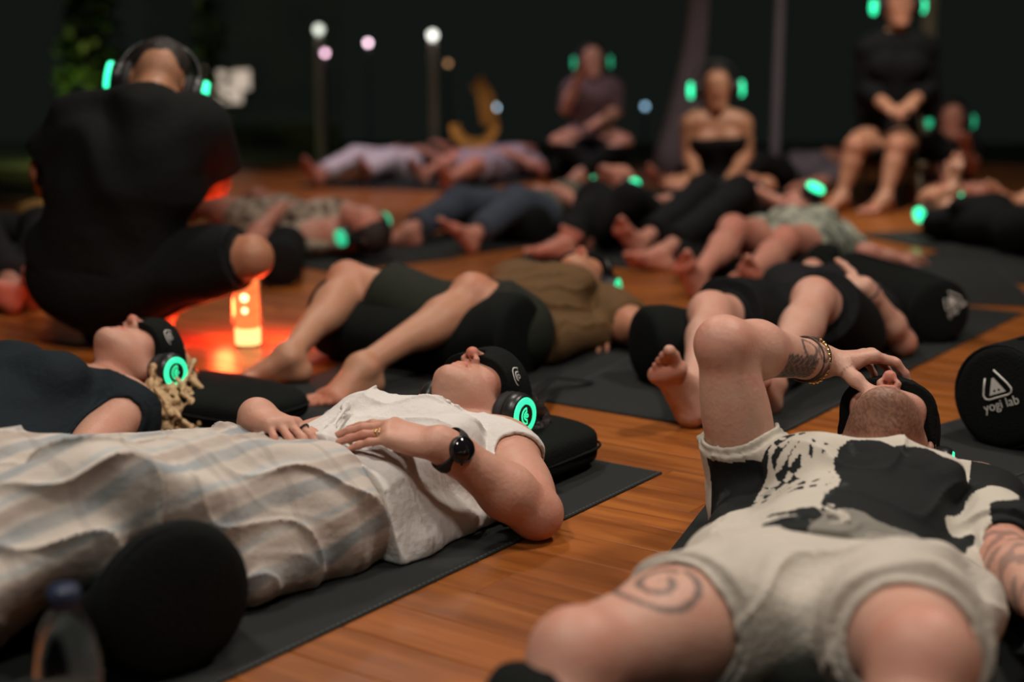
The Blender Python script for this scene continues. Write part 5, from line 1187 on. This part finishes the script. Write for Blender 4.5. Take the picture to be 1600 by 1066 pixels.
# seated far back under the two green dots
J = seated(aty(925, 96, 9.9), aty(926, 128, 9.9), aty(922, 215, 9.95), .15, dict(R=aty(872, 222, 9.6), L=aty(975, 222, 9.6)), dict(R=V(.62, 9.5, .09), L=V(.45, 9.45, .09)),
    dict(R=aty(884, 170, 9.9), L=aty(962, 175, 9.85)), dict(R=aty(906, 118, 9.7), L=aty(935, 190, 9.65)), .95)
for n in 'RL': J['kn' + n][2] = max(.12, J['kn' + n][2])
f = bgman(J, 'person in a mauve grey top sitting far back under two green dots', 'fair', 0.0, .95)
M['mauve'] = fab('mauve_grey_top', (.12, .075, .085)); dress(f, M['mauve'], M['blackcloth'], 1.9, .9, .0, folds_=False); crop_hair(f, HR); phones(f, 'headphones with one bright and one dim green dot, far back', 1.0, dim=True)
pillow((*J['pel'][:2], .0), V(1, 0, 0), 'dark cushion under the person in the mauve grey top', .6, .45, max(.08, J['pel'][2] - .13))
# jeans
aJ = math.radians(46); hdJ = aty(962, 287, 7.35); anR, anL = at(640, 360, .075), at(738, 368, .08)
J = lying(hdJ, aJ, 1.0, dict(R=(reach(716, 318, anR, .41, True), anR), L=(reach(806, 318, anL, .41, True), anL)), arms=('side', 'belly'), feet=dict(R=(nrm(V(-.95, -.2, .0)), Z, V(0, -1, 0)), L=(nrm(V(-.5, -.5, .7)), nrm(V(.3, .4, .8)), V(-1, 0, 0))))
J['elL'] = aty(868, 300, 7.0); J['elL'][2] = max(.1, J['elL'][2]); J['wrL'] = aty(908, 322, 6.75); J['wrL'][2] = max(.05, J['wrL'][2]); J['handL']['D'] = nrm(V(.2, -.6, -.3))
f = bgman(J, 'person in blue jeans lying with bent knees and bare feet', 'pink', aJ)
M['jeans'] = fab('blue_jeans', (.050, .062, .085)); M['greytop'] = fab('grey_green_top', (.10, .105, .075)); dress(f, M['greytop'], M['jeans'], 1.85, .4, .05, seed=71, name=('tee', 'jeans')); crop_hair(f, HR); phones(f, 'headphones with a green light on the person in jeans', 1.05)
yoga_mat(V(*(hdJ + J['a'] * .2 + J['b'] * .33)[:2], 0), 'dark mat under the person in jeans', ang=aJ, L=1.7)
mk = (J['knL'] + J['knR']) / 2; bolster(V(*(mk + J['b'] * .30 + J['a'] * .05)[:2], .09), -J['b'], 'black bolster under the blue jeans', .09, .62, squash=.2)
# patterned cream top lying across, legs to the left
aP = math.radians(-48); J = lying(at(568, 356, .14), aP, .98, arms=('belly', 'belly'), kz=.17, spread=.06, kneex=.40)
J['F'] = nrm(Z * .8 + J['b'] * .2)
f = bgman(J, 'person in a cream patterned outfit lying across, legs towards the crouching person', 'pink', aP)
M['cream'] = leafprint('cream_print', (.42, .35, .27), (.16, .12, .09), 20, .45); dress(f, M['cream'], M['cream'], .35, .35, .02, seed=81); crop_hair(f, HR); phones(f, 'headphones with a small green light beside the cream patterned outfit', .95, dim=True)
yoga_mat(V(*(J['hd'] + J['a'] * .2 + J['b'] * .3)[:2], 0), 'dark mat under the person in the cream patterned outfit', ang=aP, L=1.6)
# white trousers
aW = math.radians(66); anR, anL = at(500, 272, .09), at(572, 268, .09)
J = lying(anR * .5 + anL * .5 + V(.58, 1.22, .05), aW, 1.0, dict(R=(reach(556, 246, anR, .40, True), anR), L=(reach(612, 248, anL, .40, True), anL)), arms=('belly', 'belly'))
f = bgman(J, 'person in white trousers lying far back at the left', 'pink', aW)
M['whitepants'] = fab('white_trousers', (.58, .52, .56)); dress(f, M['blackwashed'], M['whitepants'], 1.9, .4, .02, seed=91, name=('tee', 'trousers')); crop_hair(f, HR)
yoga_mat(V(*(J['hd'] + J['a'] * .2 + J['b'] * .33)[:2], 0), 'dark mat under the person in white trousers', ang=aW, L=1.7)
# lilac shorts
aL = math.radians(62); anR, anL = at(664, 271, .08), at(700, 280, .08)
J = lying(anR * .5 + anL * .5 + V(.60, 1.15, .05), aL, 1.0, dict(R=(reach(712, 246, anR, .40, True), anR), L=(reach(742, 258, anL, .40, True), anL)), arms=('belly', 'belly'))
f = bgman(J, 'person in lilac shorts lying far back right of the white trousers', 'pink', aL)
M['lilac'] = fab('lilac_shorts', (.36, .30, .36)); dress(f, M['lilac'], M['lilac'], .8, .4, .02, seed=95); crop_hair(f, HR)
yoga_mat(V(*(J['hd'] + J['a'] * .2 + J['b'] * .33)[:2], 0), 'dark mat under the person in lilac shorts', ang=aL, L=1.7)
# dark clothes, bare feet (two people between the jeans and the pale outfit)
aD = math.radians(72); anR, anL = at(1002, 378, .09), at(1034, 396, .07)
J = lying(V(1.24, 7.6, .14), aD, 1.0, dict(R=(V(.88, 6.55, .24), anR), L=(V(1.03, 6.46, .24), anL)), arms=('belly', 'belly'), feet=dict(R=(nrm(V(-.45, -.3, .7)), nrm(V(.5, .6, .4)), V(0, 0, 1)), L=(nrm(V(-.9, -.3, .25)), nrm(V(.2, .5, .7)), V(0, 0, 1))))
f = bgman(J, 'person in dark trousers lying with pink soles showing, left of the pale outfit', 'pink', aD)
dress(f, M['blackwashed'], M['blackcloth'], 1.85, .5, .02, seed=97); crop_hair(f, HR)
yoga_mat(V(*(J['hd'] + J['a'] * .2 + J['b'] * .33)[:2], 0), 'dark mat under the person with pink soles', ang=aD, L=1.85)
aE = math.radians(66); anR, anL = at(884, 378, .085), at(912, 372, .085)
J = lying(V(.81, 6.98, .13), aE, .93, dict(R=(V(.36, 6.17, .24), anR), L=(V(.50, 6.12, .24), anL)), arms=('belly', 'belly'), feet=dict(R=(nrm(V(-.95, -.2, .12)), nrm(V(0, .2, 1)), V(0, -1, 0)), L=(nrm(V(-.3, -.7, .6)), nrm(V(.2, .6, .7)), V(-1, 0, 0))))
f = bgman(J, 'person in dark clothes lying with one bare foot above the brown tee', 'pink', aE)
dress(f, M['blackcloth'], M['blackcloth'], 1.85, .5, .02, seed=98); crop_hair(f, HR)
yoga_mat(V(*(J['hd'] + J['a'] * .2 + J['b'] * .33)[:2], 0), 'dark mat right of the mat under the jeans', ang=aE, L=1.5)
# yellow top at the left edge
aY = math.radians(97); anR, anL = at(20, 452, .08), at(52, 446, .08)
J = lying(V(-2.02, 6.45, .14), aY, 1.0, dict(R=(V(-1.98, 5.28, .22), anR), L=(V(-1.75, 5.26, .22), anL)), arms=('belly', 'side'), feet=dict(R=(nrm(V(-.5, -.5, .6)), nrm(V(.3, .6, .6)), V(1, 0, 0)), L=(nrm(V(.3, -.6, .6)), nrm(V(-.1, .6, .7)), V(-1, 0, 0))))
f = bgman(J, 'person in a yellow top lying at the left edge with bare feet', 'pink', aY)
M['yellow'] = fab('yellow_top', (.42, .24, .07)); dress(f, M['yellow'], M['blackwashed'], 1.85, .4, .02, seed=99); crop_hair(f, HR)
yoga_mat(V(*(J['hd'] + J['a'] * .2 + J['b'] * .33)[:2], 0), 'dark mat under the person in the yellow top', ang=aY, L=1.8)
# behind the pale outfit: lilac grey top; and the person near the right edge with an arm up
aG = math.radians(40); J = lying(V(2.2, 9.75, .14), aG, 1.0)
f = bgman(J, 'person in a lilac grey top lying behind the bare shouldered person', 'pink', aG)
M['lilacgrey'] = fab('lilac_grey_top', (.17, .14, .17)); dress(f, M['lilacgrey'], M['blackcloth'], 1.8, .9, .02, seed=101); crop_hair(f, HR)
yoga_mat(V(*(J['hd'] + J['a'] * .2 + J['b'] * .33)[:2], 0), 'dark mat under the person in the lilac grey top', ang=aG, L=1.8)
aR = math.radians(112); J = lying(at(1466, 322, .15), aR, .98, arms=('side', 'up'), roll=-.3)
J['elR'] = aty(1478, 345, 6.6); J['wrR'] = aty(1490, 290, 6.7); J['elR'][2] = max(.06, J['elR'][2]); J['handR']['D'] = nrm(V(.1, .1, .9))
f = bgman(J, 'person in black lying near the right edge with one forearm up', 'warm', aR)
dress(f, M['blackcloth'], M['blackcloth'], 1.9, .3, .02, seed=103); crop_hair(f, HR); phones(f, 'headphones with a small green light below the raised forearm at the right', .95)
yoga_mat(V(*(J['hd'] + J['a'] * .2 + J['b'] * .33)[:2], 0), 'dark mat under the person with the raised forearm', ang=aR, L=1.8)
aF = math.radians(2); an_ = at(1592, 322, .09); J = lying(an_ + V(1.42, .1, .05), aF, 1.0, dict(R=(an_ + V(.33, .12, .19), an_ + V(.02, .1, 0)), L=(an_ + V(.30, -.1, .22), an_)))
f = bgman(J, 'person whose foot shows at the right edge of the picture', 'warm', aF)
dress(f, M['blackcloth'], M['blackcloth'], .8, .4, .02, seed=104); crop_hair(f, HR)
# loose bolster near the crouching man's knee
bolster(at(436, 415, .085), nrm(V(-.12, 1, 0)), 'black bolster right of the bare knee of the crouching person', .085, .6)

# ------------------------------------------------------------------ repeats share a group
GROUPS = dict(mat='yoga mats on the wooden floor', bolster='black bolsters', pillow='black head cushions', headphones='glowing headphones', lamp='garden lamps', bracelet='bracelets', ring='finger rings', person='people at the session', hedge='garden shrubs', post='posts at the open side', print='white printed marks')
GROUPS['eye mask'] = 'black eye masks'
for o in list(bpy.data.objects):
    g_ = GROUPS.get(o.get('category'))
    if g_ and o.parent is None and 'group' not in o: o['group'] = g_
